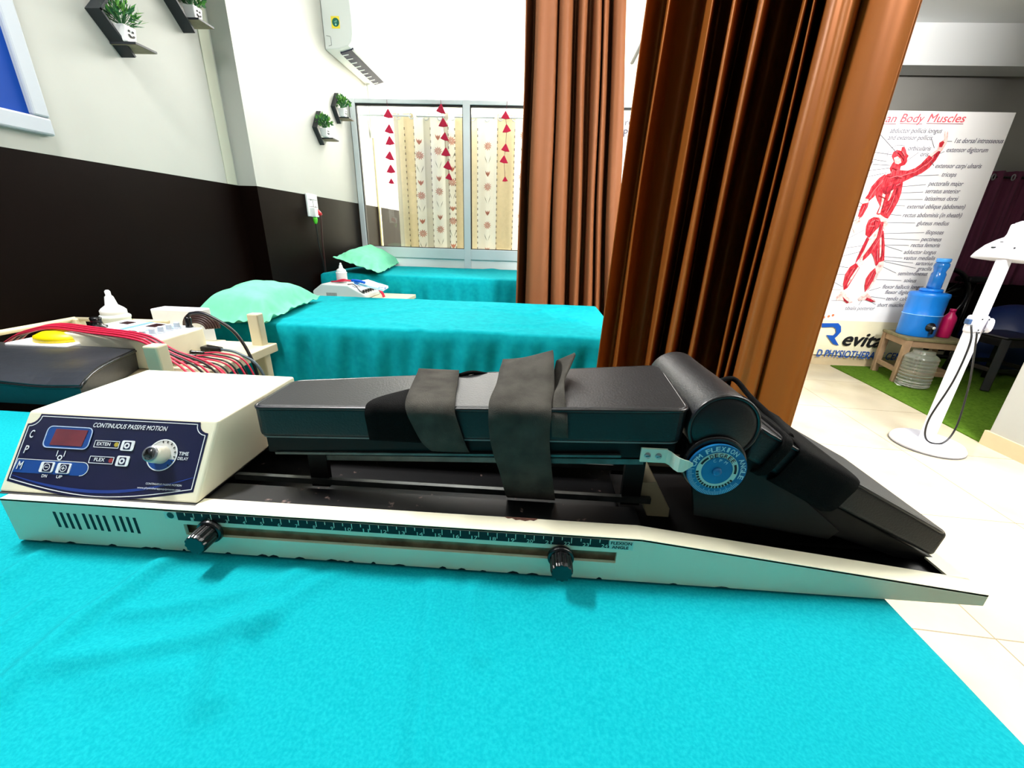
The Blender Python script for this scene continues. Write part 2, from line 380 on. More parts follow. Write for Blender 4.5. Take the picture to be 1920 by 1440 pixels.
# floral curtains hanging inside the office behind the glass
fl_cream = mat('floral_cream_cloth', (240, 226, 190), .85, var=.05, vscale=30, thin=.08)
fl_white = mat('floral_white_cloth', (250, 246, 232), .85, thin=.08)
fl_tan = mat('floral_tan_cloth', (222, 204, 164), .85, var=.05, vscale=30, thin=.08)
fl_grey = mat('floral_grey_cloth', (206, 200, 180), .85, thin=.08)
fl_dash = mat('floral_brown_dash', (66, 44, 30), .85)
fl_pink = mat('floral_coral_print', (226, 146, 120), .85)
fl_stem = mat('floral_stem_print', (128, 126, 104), .85)
FLM = [fl_cream, fl_white, fl_tan, fl_grey, fl_dash, fl_pink, fl_stem]
def floral(x0, x1, z0, z1, y, seed, label, bands):
    rnd = random.Random(seed); b = MB(); n = 96
    ph = rnd.random()*6
    def yy(x, z):
        a = .018*(1-.25*(z-z0)/(z1-z0)); return y+a*math.sin(x*46+ph)+.012*math.sin(x*23+ph*2+.25*z)
    def P(x, z, lift=0.0): return Vector((x, yy(x, z)-lift, z))
    cols = [x0+(x1-x0)*i/n for i in range(n+1)]; zs = [z0+(z1-z0)*k/10 for k in range(11)]
    for i in range(n):
        t = (i+.5)/n; k = 0
        for a, c, mi in bands:
            if a <= t < c: k = mi
        b.m(k)
        for j in range(10): b.add([P(cols[i], zs[j]), P(cols[i+1], zs[j]), P(cols[i+1], zs[j+1]), P(cols[i], zs[j+1])], [(0, 1, 2, 3)])
    edges = [a for a, c, mi in bands if mi == 1 or mi == 2][:]
    b.m(4)
    for a in edges:
        x = x0+(x1-x0)*a; z = z0+.02
        while z < z1-.09:
            for dz in (0, .009): b.add([P(x-.0034, z+dz, .002), P(x+.0034, z+dz, .002), P(x+.0034, z+dz+.0065, .002), P(x-.0034, z+dz+.0065, .002)], [(0, 1, 2, 3)])
            z += .045
    def flower(x, z, r):
        b.m(5)
        for q in range(11):
            a = 2*math.pi*q/11; ca, sa = math.cos(a), math.sin(a)
            b.add([P(x-sa*.004, z+ca*.004, .003), P(x+ca*r*.6-sa*.004, z+sa*r*.6+ca*.004, .003), P(x+ca*r, z+sa*r, .003), P(x+ca*r*.6+sa*.004, z+sa*r*.6-ca*.004, .003)], [(0, 1, 2, 3)])
    def tulip(x, z, r):
        b.m(5); b.add([P(x-r, z+r, .003), P(x-r*.8, z-.2*r, .003), P(x, z-r*1.2, .003), P(x+r*.8, z-.2*r, .003), P(x+r, z+r, .003), P(x+r*.3, z+.2*r, .003), P(x, z+.9*r, .003), P(x-r*.3, z+.2*r, .003)], [tuple(range(8))])
    def stem(x, z):
        b.m(6)
        for sgn in (-1, 1):
            b.add([P(x+sgn*.004, z-.03, .003), P(x+sgn*.02, z+.005, .003), P(x+sgn*.026, z+.03, .003), P(x+sgn*.014, z+.002, .003)], [(0, 1, 2, 3)])
    for a, c, mi in bands:
        if mi == 1:
            x = x0+(x1-x0)*(a+c)/2; z = z0+.06+rnd.random()*.1; k = rnd.randrange(3)
            while z < z1-.12:
                if k % 3 == 0: flower(x, z, .035)
                elif k % 3 == 1: tulip(x, z, .02)
                else: stem(x, z)
                k += 1; z += .10
    o = b.build('floral_curtain', FLM)
    tag(o, label, 'curtain', 'floral curtains behind the glass')
    for i in range(int((x1-x0)/.11)):
        x = x0+.05+i*.11
        r = MB(); r.tube([(x+.018*math.cos(a), yy(x, z1)-.008, z1-.028+.020*math.sin(a)) for a in [2*math.pi*q/18 for q in range(18)]], .004, 6, closed=True)
        r.build('eyelet', print_white, o, smooth=True)
    return o
CY = 3.72
floral(-1.20, -.62, ZB-.20, ZI-.03, CY, 3, 'cream floral curtain hanging in the left glass pane of the partition',
       [(0, .07, 3), (.07, .15, 0), (.15, .30, 2), (.30, .42, 1), (.42, .52, 3), (.52, .72, 1), (.72, .78, 3), (.78, .86, 1), (.86, 1.0, 2)])
floral(-.60, .02, ZB-.20, ZI-.03, CY, 9, 'cream floral curtain behind the second glass pane beside the brown curtain',
       [(0, .14, 0), (.14, .40, 1), (.40, .62, 2), (.62, .85, 1), (.85, 1, 0)])
b = MB().tube([(XF, CY-.012, ZI-.055), (1.35, CY-.012, ZI-.055)], .007, 8); tag(b.build('curtain_rod', aluminium, smooth=True), 'thin pale rod carrying the floral curtains inside the glass', 'rod')
# cream pipe on the office wall
b = MB().tube([(XF+.014, 4.05, .0), (XF+.014, 4.05, 1.9)], .012, 10); tag(b.build('conduit_pipe', mat('cream_pvc', (232, 216, 160), .4), smooth=True), 'cream vertical pipe on the wall seen through the left pane', 'pipe')

# notice on the glass, seen through the gap between the brown curtains
nb = MB().box((.36, YP-.006, 1.25), (.955, YP-.003, 1.935)).build('notice_sheet', paper)
tag(nb, 'white notice with grey capital letters in the gap between two brown curtains', 'notice')
b = MB()
put_text(b, 'EPA', ay(1160, 257, YP-.008), ay(1188, 256, YP-.008), (0, 0, 1), (0, -.001, 0), bold=.02, cap=.05)
put_text(b, 'ref', ay(1172, 235, YP-.008), ay(1190, 234, YP-.008), (0, 0, 1), (0, -.001, 0), cap=.042)
b.build('lettering', print_grey, nb)

# ------------------------------------------------------------------ red garlands on the partition
def garland(px, py0, tris, label):
    top = ay(px[0], py0, YP-.034); bot = ay(px[1], tris[-1][1]-4, YP-.034)
    g = thing('red_garland', (bot.x, bot.y, bot.z), label, 'garland', 'red garlands on the partition')
    pts = [top]+[ay(x, y, YP-.036) for x, y, _ in tris]
    MB().tube(pts, .0016, 5).build('string', mat('dark_red_thread', (110, 40, 60), .8), g)
    for x, y, s in tris:
        c = ay(x, y, YP-.036); b = MB(); h = .040*s; wd = .038*s; t = .012; r = random.uniform(-.25, .25)
        pts = []
        for a, d in ((-wd, -h*.6), (0, -h*.75), (wd, -h*.6), (.1*wd, h*.75), (-.1*wd, h*.75)):
            pts.append((c.x+a*math.cos(r)-d*math.sin(r)*.4, c.y-.006, c.z+d+a*math.sin(r)))
        b.prism(pts, (0, .010, 0)); b.build('felt_pennant', red_cloth, g, bevel=.003)
garland((725, 735), 187, [(728, 213, 1), (730, 242, 1), (731, 264, 1), (731, 292, 1), (733, 317, 1), (734, 340, .65)], 'red pennant garland, leftmost of three hanging on the partition glass')
garland((826, 838), 187, [(827, 204, 1), (831, 230, 1), (834, 256, .9), (836, 285, 1), (840, 310, 1), (842, 331, .8)], 'red pennant garland, middle of three hanging on the partition glass')
garland((951, 947), 190, [(948, 216, .9), (950, 241, .9), (948, 277, .9), (945, 299, .9), (947, 336, .6)], 'red pennant garland, nearest the brown curtain on the partition glass')

# ------------------------------------------------------------------ air conditioner
Y0, Y1 = 3.29, 4.02
ac = thing('air_conditioner', (XF+.1, 3.65, 2.18), 'white split air conditioner high on the left wall', 'air conditioner')
pr = [(XF+.002, 2.185), (XF+.10, 2.192), (XF+.165, 2.208), (XF+.192, 2.235), (XF+.203, 2.275), (XF+.205, 2.36), (XF+.20, 2.46), (XF+.17, 2.485), (XF+.002, 2.49)]
b = MB().prism([(x, Y0, z) for x, z in pr], (0, Y1-Y0, 0)); b.build('casing', ac_white, ac, bevel=.006)
b = MB(); u0 = Vector((XF+.075, 0, 2.187)); u1 = Vector((XF+.168, 0, 2.207))
b.hexa([(XF+.085, Y0+.05, 2.180), (XF+.178, Y0+.05, 2.204), (XF+.178, Y1-.05, 2.204), (XF+.085, Y1-.05, 2.180), (XF+.085, Y0+.05, 2.193), (XF+.178, Y0+.05, 2.215), (XF+.178, Y1-.05, 2.215), (XF+.085, Y1-.05, 2.193)])
b.build('air_outlet', mat('dark_outlet', (46, 48, 66), .6), ac)
for i in range(9):
    y = Y0+.075+i*.07
    b = MB().hexa([(XF+.088, y, 2.176), (XF+.125, y+.01, 2.186), (XF+.125, y+.016, 2.186), (XF+.088, y+.006, 2.176), (XF+.088, y, 2.182), (XF+.125, y+.01, 2.194), (XF+.125, y+.016, 2.194), (XF+.088, y+.006, 2.182)])
    b.build('louvre', ac_white, ac)
b = MB().box((XF+.168, Y0+.05, 2.198), (XF+.186, Y1-.05, 2.208)); b.build('swing_flap', ac_white, ac, bevel=.002)
s = ay(629, 42, Y0); b = MB(); b.box((s.x-.028, Y0-.0015, s.z-.033), (s.x+.028, Y0, s.z+.033)).m(1).disc((s.x+.002, Y0-.0025, s.z), .024, (0, -1, 0))
b.m(2).disc((s.x+.002, Y0-.003, s.z-.012), .006, (0, -1, 0)); put_text(b, 'off', (s.x-.008, Y0-.003, s.z-.002), (s.x+.012, Y0-.003, s.z-.002), (0, 0, 1), (0, 0, 0))
b.build('energy_sticker', [mat('sticker_yellow', (240, 218, 60), .5), mat('sticker_green', (0, 96, 84), .5), mat('sticker_print', (150, 210, 190), .5)], ac)
b = MB()
for a, c in (((XF+.02, 2.262), (XF+.046, 2.258)), ((XF+.046, 2.258), (XF+.05, 2.25)), ((XF+.05, 2.25), (XF+.05, 2.21)), ((XF+.05, 2.21), (XF+.03, 2.205))):
    b.beam((a[0], Y0-.0008, a[1]), (c[0], Y0-.0008, c[1]), .002, .002)
b.build('end_cap_seam', mat('grey_seam', (120, 124, 122), .6), ac)
b = MB().tube(spline([(XF+.03, Y1-.05, 2.186), (XF+.03, Y1-.04, 2.06), (XF+.02, Y1-.02, 1.8)]), .018, 10); tag(b.build('drain_pipe', ac_white, smooth=True), 'white drain pipe hanging under the far end of the air conditioner', 'pipe')

# ------------------------------------------------------------------ blue board on the near wall
bo = thing('wall_board', (XN, 1.0, 1.30), 'royal blue board with wide white frame on the left wall', 'board')
b = MB().box((XN, .3, 1.352), (XN+.006, 1.382, 2.2)); b.build('blue_panel', blueboard, bo)
b = MB(); X0, X1 = XN, XN+.022
b.box((X0, .25, 1.302), (X1, 1.428, 1.352)); b.box((X0, 1.382, 1.352), (X1, 1.428, 2.25)); b.box((X0, .25, 2.2), (X1, 1.382, 2.25)); b.box((X0, .25, 1.352), (X1, .3, 2.2))
b.build('board_frame', mat('white_board_frame', (172, 179, 188), .5), bo, bevel=.006)

# ------------------------------------------------------------------ diamond wall shelves with little potted plants
def wall_shelf(x, top, left, bot, pk0, pk1, dep, pdep, label):
    """points given as (y, z) on the wall plane"""
    s = thing('wall_shelf', (x, left[0], bot[1]), label, 'shelf', 'black diamond wall shelves')
    b = MB(); t = .008; v = [Vector((0, *q)) for q in (top, left, bot)]
    for p, q in ((v[0], v[1]), (v[1], v[2])):
        d = (q-p).normalized(); n = Vector((0, -d.z, d.y))*t
        b.hexa([(x, p.y, p.z), (x, q.y, q.z), (x, q.y+n.y, q.z+n.z), (x, p.y+n.y, p.z+n.z), (x+dep, p.y, p.z), (x+dep, q.y, q.z), (x+dep, q.y+n.y, q.z+n.z), (x+dep, p.y+n.y, p.z+n.z)])
    b.build('angled_frame', shelf_blk, s)
    z = pk0[1]
    b = MB(); b.m(0).box((x, pk0[0], z), (x+pdep, pk1, z+.007)); b.m(1).box((x+.002, pk0[0]+.002, z-.001), (x+pdep-.002, pk1-.002, z))
    b.build('shelf_board', [shelf_blk, shelf_tan], s); return s
def plant(c, sz, label, kind, seed, face=True):
    rnd = random.Random(seed)
    p = thing('potted_plant', c, label, 'plant', 'small potted plants on the wall shelves')
    x, y, z = c; k = sz/2
    b = MB().hexa([(x-k*.8, y-k*.8, z), (x+k*.8, y-k*.8, z), (x+k*.8, y+k*.8, z), (x-k*.8, y+k*.8, z), (x-k, y-k, z+sz), (x+k, y-k, z+sz), (x+k, y+k, z+sz), (x-k, y+k, z+sz)])
    pot = b.build('pot', pot_white, p, bevel=.004)
    if face:
        f = MB()
        for dy in (-.28, .28): f.box((x+k*.97, y+dy*k-.003, z+sz*.62), (x+k*.99+.002, y+dy*k+.003, z+sz*.74))
        for q in range(7):
            a = math.pi*(1.15+.7*q/6); f.box((x+k*.93, y+.4*k*math.cos(a)-.0022, z+sz*.52+.34*k*math.sin(a)-.002), (x+k*.97+.002, y+.4*k*math.cos(a)+.0022, z+sz*.52+.34*k*math.sin(a)+.002))
        f.build('smiling_face', print_black, pot)
    b = MB(); H = sz*1.75
    for i in range(170):
        a = rnd.random()*6.28; el = rnd.uniform(.25, 1.45); R = H*rnd.uniform(.45, 1)
        base = Vector((x, y, z+sz)); d = Vector((math.cos(a)*math.cos(el)*.75, math.sin(a)*math.cos(el)*.75, math.sin(el)))
        tip = base+d*R; q0 = base+d*R*.55
        if kind == 0: l, wd = .022, .0035
        else: l, wd = .016, .008
        sd = d.cross(Vector((rnd.random()-.5, rnd.random()-.5, rnd.random()-.5))).normalized()
        dd = (d+sd*rnd.uniform(-.8, .8)).normalized(); sd = dd.cross(Vector((rnd.random()-.5, rnd.random()-.5, .3))).normalized()
        b.m(rnd.randrange(2)); b.add([tip-dd*l*.5, tip+sd*wd, tip+dd*l, tip-sd*wd], [(0, 1, 2, 3)])
        if i % 4 == 0: b.m(0).tube([base, q0+sd*.003, tip], .0011, 4, caps=False)
    b.build('foliage', [leaf_d, leaf_m], p)
    return p
def shelf_px(x, top, left, bot, pk, pkout, dep, pdep, sl, pl_, potpx, sz, kind, seed):
    T, L, B, K = [ax(*q, x) for q in (top, left, bot, pk)]
    E_ = ax(*pkout, x+pdep)
    wall_shelf(x, (T.y, T.z), (L.y, L.z), (B.y, B.z), (K.y, K.z), max(E_.y, K.y+.09), dep, pdep, sl)
    py = ax(*potpx, x+pdep*.5).y
    plant((x+pdep*.5, py, K.z+.0075), sz, pl_, kind, seed)
shelf_px(XN, (215, -60), (158, 15), (228, 108), (206, 82), (283, 98), .055, .10, 'black diamond wall shelf nearest the camera, beside the blue board', 'small feathery green plant in white pot on the nearest wall shelf', (236, 72), .052, 0, 5)
shelf_px(XN, (345, -85), (288, -30), (344, 62), (331, 36), (389, 52), .055, .10, 'black diamond wall shelf cut by the top of the picture', 'dark green plant in white smiling pot at the top edge of the picture', (362, 24), .052, 1, 6)
shelf_px(XF, (593, 208), (585, 238), (600, 272), (600, 260), (625, 266), .03, .09, 'black diamond wall shelf, lower one beside the glass partition', 'yellowish green plant in white pot on the lower far shelf', (610, 255), .05, 1, 7)
shelf_px(XF, (627, 174), (620, 199), (632, 232), (632, 221), (655, 227), .03, .09, 'black diamond wall shelf, higher one touching the glass partition', 'bushy green plant in white pot on the higher far shelf', (643, 217), .05, 1, 8)

# ------------------------------------------------------------------ socket plate with plugs
P0 = ax(571, 362, XF); P1 = ax(594, 407, XF)
sy0, sy1, sz0, sz1 = P0.y, P0.y+.13, P1.z, P0.z
so = thing('socket_plate', (XF, (sy0+sy1)/2, sz0), 'white switch and socket plate on the brown wall', 'socket')
MB().box((XF, sy0, sz0), (XF+.012, sy1, sz1)).build('plate', pot_white, so, bevel=.003)
b = MB(); ym = (sy0+sy1)/2
for z in (sz0+.06, sz1-.035): b.box((XF+.0122, sy0+.01, z), (XF+.0135, sy1-.01, z+.002))
b.box((XF+.0122, ym, sz0+.06), (XF+.0135, ym+.002, sz1-.035))
for dy, dz in ((-.03, .02), (-.02, .02), (.03, .085), (.03, .075), (.025, .06)): b.box((XF+.0122, ym+dy, sz1-.02-dz), (XF+.0135, ym+dy+.004, sz1-.012-dz))
b.build('switch_lines', print_black, so)
b = MB().box((XF+.012, ym-.045, sz0-.002), (XF+.045, ym-.008, sz0+.055)); tag(b.build('wall_adapter', pot_white, bevel=.004), 'white adapter plugged into the lower left of the socket plate', 'adapter')
pl1 = thing('red_plug', (XF+.03, ym+.02, sz0+.02), 'red mains plug in the wall socket with hanging black cord', 'plug')
MB().lathe([(.014, 0), (.017, .012), (.015, .03), (.009, .045)], (XF+.013, ym+.022, sz0+.04), (.8, 0, -.6)).build('plug_body', mat('red_plug_plastic', (190, 10, 30), .3), pl1, smooth=True)
MB().tube(spline([(XF+.045, ym+.022, sz0+.015), (XF+.03, ym+.03, sz0-.15), (XF+.016, ym+.05, sz0-.33), (XF+.02, ym+.02, sz0-.62)]), .0045, 8).build('plug_cord', mat('maroon_cord', (62, 26, 24), .5), pl1, smooth=True)
pl2 = thing('green_plug', (XF+.03, ym-.025, sz0-.03), 'bright green plug hanging below the adapter', 'plug')
MB().lathe([(.012, 0), (.015, .012), (.012, .03), (.006, .042)], (XF+.028, ym-.026, sz0-.003), (0, 0, -1)).build('plug_body', mat('green_plug_plastic', (90, 210, 50), .3), pl2, smooth=True)
MB().tube(spline([(XF+.028, ym-.026, sz0-.04), (XF+.018, ym+.0, sz0-.2), (XF+.016, ym+.035, sz0-.34), (XF+.02, ym+.0, sz0-.6)]), .004, 8).build('plug_cord', wire_blk, pl2, smooth=True)
# ------------------------------------------------------------------ treatment couches and their sheets
def couch(x0, x1, y0, y1, z, label):
    r = thing('treatment_couch', ((x0+x1)/2, (y0+y1)/2, 0), label, 'couch', 'treatment couches along the left wall')
    MB().box((x0+.015, y0+.015, z-.085), (x1-.015, y1-.015, z-.012)).build('mattress', vinyl, r, bevel=.015)
    MB().box((x0+.03, y0+.03, z-.125), (x1-.03, y1-.03, z-.086)).build('frame', cream_post, r, bevel=.004)
    for lx in (x0+.08, x1-.08):
        for ly in (y0+.06, y1-.06): MB().box((lx-.02, ly-.02, 0), (lx+.02, ly+.02, z-.126)).build('leg', cream_post, r, bevel=.003)
    return r
def sheet(x0, x1, y0, y1, z, drops, ridges, seed, label, material, nx=150, ny=70, wave=.006, rnd_r=.022, amp=1.0, mask=lambda u, v: 1.0):
    """drops = (left, right, front, back) overhang lengths"""
    dl, dr, df, db = drops
    def axis(lo, hi, dlo, dhi, n):
        a = [lo+(hi-lo)*i/n for i in range(n+1)]
        k = 12
        pre = [lo-dlo*(k-i)/k for i in range(k)] if dlo else []
        post = [hi+dhi*(i+1)/k for i in range(k)] if dhi else []
        return pre+a+post
    U = axis(x0, x1, dl, dr, nx); V = axis(y0, y1, df, db, ny)
    segs = []
    for rn, (pts, h, wd) in enumerate(ridges):
        for p, q in zip(pts[:-1], pts[1:]): segs.append((rn, p[0], p[1], q[0], q[1], h, wd))
    def height(x, y):
        h = .0016*nz(x*5+seed, y*5)+.0007*nz(x*17+seed, y*15)
        tot = {}
        for rid_, ax_, ay_, bx, by, hh, wd in segs:
            dx, dy = bx-ax_, by-ay_; L2 = dx*dx+dy*dy
            t = max(0, min(1, ((x-ax_)*dx+(y-ay_)*dy)/L2)); px, py = ax_+dx*t, ay_+dy*t
            d = math.hypot(x-px, y-py)/wd
            if d < 3: 
                tot[rid_] = max(tot.get(rid_, 0.0), hh*math.exp(-d*d))
        return (h+sum(tot.values()))*amp
    rows = []
    r = rnd_r
    def fold(o):       # o = arc length past the edge start (edge minus r): returns (sideways, down)
        if o <= 0: return o, 0.0
        if o < r*math.pi/2: a = o/r; return r*math.sin(a), r*(1-math.cos(a))
        return r, r+(o-r*math.pi/2)
    for v in V:
        row = []
        for u in U:
            sx = sy = dn = 0.0; xx, yy = u, v
            ox = max(u-(x1-r), (x0+r)-u); oy = max(v-(y1-r), (y0+r)-v)
            if ox > 0:
                s, d = fold(ox); xx = (x1-r+s) if u > x1-r else (x0+r-s); dn = max(dn, d)
            if oy > 0:
                s, d = fold(oy); yy = (y1-r+s) if v > y1-r else (y0+r-s); dn = max(dn, d)
            h = height(u, v)*mask(u, v)
            fall = sm((dn-.01)/.12)
            if dn > 0:
                wv = wave*fall*(math.sin(u*34+seed+2*nz(u*5, seed))+.7*math.sin(u*71+seed*2)+1.4*nz(u*9+seed, 2, dn*2))
                if oy > 0: yy += -wv if v < y0+r else wv
                wv2 = wave*fall*(math.sin(v*30+seed)+.6*math.sin(v*63+seed*2))
                if ox > 0: xx += wv2 if u > x1-r else -wv2
                if oy > 0: yy -= h*(1-0)*fall*(1 if v < y0+r else -1)*1.2
            row.append((xx, yy, z-dn+h*(1-fall)))
        rows.append(row)
    o = MB().grid(rows).build('bed_sheet', material, smooth=True, org=((x0+x1)/2, (y0+y1)/2, z-max(drops)))
    return tag(o, label, 'sheet', 'turquoise sheets on the couches')
ZB0 = .68
def R(*px, h=.006, wd=.012, z=ZB0): return ([(lambda p: (p.x, p.y))(az(u, v, z)) for u, v in px], h, wd*(1.15 if z == ZB0 else 1))
couch(-1.56, .412, -.13, .70, ZB0-.004, 'cream treatment couch in the foreground under the motion machine')
WD = .016
rid = [R((110, 1018), (60, 1052), (0, 1092), (-90, 1150), h=.006, wd=.010), R((318, 1048), (240, 1108), (150, 1168), (60, 1250), (0, 1305), (-80, 1370), h=.009, wd=.012),
       R((80, 1130), (0, 1190), (-60, 1230), h=.005, wd=.008), R((500, 1104), (400, 1126), (300, 1145), (235, 1150), h=.004, wd=.008),
       R((500, 1168), (380, 1196), (250, 1222), (130, 1240), h=.006, wd=.011), R((575, 1062), (500, 1130), (440, 1210), (405, 1310), h=.006, wd=.013),
       R((640, 1066), (560, 1120), (480, 1190), h=.004, wd=.009), R((812, 1082), (806, 1180), (795, 1290), (780, 1440), h=.0045, wd=.009),
       R((886, 1086), (888, 1150), (900, 1230), h=.004, wd=.008), R((845, 1084), (842, 1150), (850, 1200), h=.003, wd=.008),
       R((330, 1260), (200, 1275), h=.0025, wd=.012), R((1010, 1090), (1100, 1180), h=.002, wd=.02)]
sheet(-1.565, .42, -.14, .712, ZB0, (.10, .36, .30, .30), rid, 1.3, 'turquoise bed sheet in the foreground under the motion machine', sheet_m, nx=420, ny=190, wave=.004, amp=1.25, mask=lambda u, v: 1.0 if u < -.70 else 1-sm((v-.335)/.024))  # unseen near edge widened for more turquoise bounce onto the machine front
couch(-1.46, .352, 1.56, 2.30, ZB0-.004, 'cream treatment couch in the middle, beyond the machine trolley')
Z2 = ZB0
rid2 = [R((905, 575), (990, 590), (1060, 578), h=.008, wd=.02), R((700, 590), (800, 578), (900, 582), h=.007, wd=.025), R((930, 608), (1000, 612), (1075, 596), h=.007, wd=.02),
        R((740, 606), (780, 612), (800, 630), h=.006, wd=.015), R((850, 600), (838, 618), h=.006, wd=.02), R((1010, 580), (1040, 600), (1085, 600), h=.007, wd=.02),
        R((520, 600), (640, 596), h=.006, wd=.03), R((860, 620), (940, 624), (970, 620), h=.005, wd=.02)]
sheet(-1.47, .36, 1.55, 2.33, ZB0, (.06, .40, .46, .40), rid2, 4.1, 'turquoise bed sheet draped over the middle couch, long front fall', sheet_d, nx=220, ny=80, wave=.011)
ZB3 = .76
couch(-1.46, -.05, 2.79, 3.56, ZB3-.004, 'cream treatment couch farthest away, beside the glass partition')
rid3 = [R((800, 505), (870, 508), (940, 504), h=.007, wd=.03, z=ZB3), R((760, 510), (850, 516), h=.006, wd=.03, z=ZB3)]
sheet(-1.47, -.04, 2.78, 3.57, ZB3, (.06, .40, .46, .02), rid3, 7.7, 'turquoise bed sheet on the farthest couch below the glass partition', sheet_d, nx=110, ny=46, wave=.006)

def pillow(corners, th, label, seed, hem=.04, sag=0.0):
    """corners: near-left, near-right, far-right, far-left"""
    c = [Vector(p) for p in corners]; n = 34
    def P(u, v): return (c[0]*(1-u)+c[1]*u)*(1-v)+(c[3]*(1-u)+c[2]*u)*v
    nrm = (c[1]-c[0]).cross(c[3]-c[0]).normalized()
    if nrm.z < 0: nrm = -nrm
    rows = {1: [], -1: []}
    for s in (1, -1):
        for i in range(n+1):
            row = []
            for j in range(n+1):
                u, v = j/n, i/n; a = 1-abs(2*u-1); b_ = 1-abs(2*v-1)
                inner = max(0, min(a, b_)-hem*1.6)/(1-hem*1.6)
                t = th*.5*(sm(min(1, inner*2.6))**.7)*(.65+.35*sm(a*1.2)*sm(b_*1.2))
                pinch = .03*(1-a)*(1-b_)
                cc = P(.5, .5); p = P(u, v)
                edge = max(0, .35-min(a, b_))
                wr = .5*edge*th*nz(u*14+seed, v*14)+.06*th*nz(u*6+seed*3, v*6)
                if s > 0: p = p+nrm*(t*1.25+.0022+wr)
                else: p = p+nrm*(-t*.45-.0005+wr*.5)
                row.append(p)
            rows[s].append(row)
    b = MB(); b.grid(rows[1]); b.grid(rows[-1], flip=True)
    e1, e2 = [], []
    for s, e in ((1, e1), (-1, e2)):
        rr = rows[s]; e += rr[0][:-1]+[r_[-1] for r_ in rr[:-1]]+rr[-1][:0:-1]+[r_[0] for r_ in rr[:0:-1]]
    e1.append(e1[0]); e2.append(e2[0]); b.grid([e1, e2])
    o = b.build('pillow', mint, smooth=True, weld=True, subsurf=1)
    return tag(o, label, 'pillow', 'mint green pillows on the couches')
z2 = ZB0+.018
pillow([az(338, 606, z2+.008), az(500, 602, z2+.006), az(602, 556, z2+.006), az(470, 548, z2+.045)], .16, 'mint green pillow on the middle couch beside the wall', 2.2, sag=.01)
zz = ZB3
pillow([ax(617, 478, -1.40)+Vector((.02, 0, -.015)), az(712, 512, zz+.022), az(752, 491, zz+.02), Vector((-1.36, 3.40, zz+.17))], .10, 'mint green pillow propped against the wall on the farthest couch', 5.1)

# ------------------------------------------------------------------ the continuous passive motion machine
DX0, DX1, DY0, DY1 = -.612, .508, .361, .606
dev = thing('knee_motion_machine', (-.05, .483, ZB0), 'long cream knee motion machine with black padded cradle on turquoise sheet', 'therapy machine')
ZB_ = ZB0+.003
def topz(x): return .742 if x < .13 else .742+(x-.13)*(.697-.742)/(DX1-.13)
def sideplate(y0, y1, slot):
    b = MB()
    s0, s1, sz0_, sz1_ = -.394, .105, .7075, .7225
    if slot:
        b.box((DX0, y0, ZB_), (s0, y1, .742)); b.box((s0, y0, ZB_), (s1, y1, sz0_)); b.box((s0, y0, sz1_), (s1, y1, .742))
        b.box((s1, y0, ZB_), (.13, y1, .742))
        b.prism([(.13, y0, ZB_), (DX1, y0, ZB_-.001), (DX1, y0, topz(DX1)), (.13, y0, .742)], (0, y1-y0, 0))
    else:
        b.prism([(DX0, y0, ZB_), (DX1, y0, ZB_-.001), (DX1, y0, topz(DX1)), (.13, y0, .742), (DX0, y0, .742)], (0, y1-y0, 0))
    return b
b = sideplate(DY0, DY0+.004, True)
o2 = sideplate(DY1-.004, DY1, False); b.add(o2.v, o2.f)
b.box((DX0, DY0+.004, ZB_), (DX0+.004, DY1-.004, .742)); b.box((DX1-.003, DY0+.004, ZB_), (DX1, DY1-.004, topz(DX1)))
def flange(y0, y1):
    for xa, xb in ((DX0, .13), (.13, DX1)):
        za, zb_ = topz(xa), topz(xb)
        b.hexa([(xa, y0, za-.002), (xb, y0, zb_-.002), (xb, y1, zb_-.002), (xa, y1, za-.002), (xa, y0, za+.0006), (xb, y0, zb_+.0006), (xb, y1, zb_+.0006), (xa, y1, za+.0006)])
flange(DY0, DY0+.023); flange(DY1-.023, DY1)
b.hexa([(DX1-.024, DY0+.02, topz(DX1-.024)-.002), (DX1, DY0+.02, topz(DX1)-.002), (DX1, DY1-.02, topz(DX1)-.002), (DX1-.024, DY1-.02, topz(DX1-.024)-.002),
        (DX1-.024, DY0+.02, topz(DX1-.024)+.0006), (DX1, DY0+.02, topz(DX1)+.0006), (DX1, DY1-.02, topz(DX1)+.0006), (DX1-.024, DY1-.02, topz(DX1-.024)+.0006)])
# chipped paint patches on the flange edge and along the bottom edge
b.m(1)
pts = [(0.0, 0), (.004, .0025), (.009, .0015), (.013, .0045), (.018, .0035), (.024, .0052), (.030, .003), (.034, .004), (.038, .001), (.038, -.0005), (0, -.0005)]
x_ = az(945, 978, .742).x; b.prism([(x_+p, DY0+.023-q, .7427) for p, q in pts], (0, 0, .0002))
b.m(2)
rb = random.Random(3)
for k in range(26):
    xx = DX0+.02+rb.random()*(.62 if k < 20 else .95); wd_ = rb.uniform(.004, .016); hh = rb.uniform(.0012, .0032)
    b.prism([(xx, DY0-.0002, ZB_), (xx+wd_, DY0-.0002, ZB_), (xx+wd_*.8, DY0-.0002, ZB_+hh*.7), (xx+wd_*.45, DY0-.0002, ZB_+hh), (xx+wd_*.2, DY0-.0002, ZB_+hh*.5)], (0, .0004, 0))
# ventilation slots pressed in the front plate
for gx in (-.552, -.516, -.479):
    for k in range(4):
        x0 = gx+k*.0083
        b.prism([(x0, DY0-.0003, .7285-k*.0004), (x0+.0034, DY0-.0003, .7285-k*.0004), (x0+.0034, DY0-.0003, .7065-k*.0006), (x0, DY0-.0003, .7065-k*.0006)], (0, .0008, 0))
b.build('base_frame', [cream_metal, chip, print_black], dev, bevel=.0012)
MB().box((DX0+.02, DY0+.004, ZB_+.004), (DX1-.004, DY1-.004, ZB_+.008)).build('base_tray', worn_tray, dev)
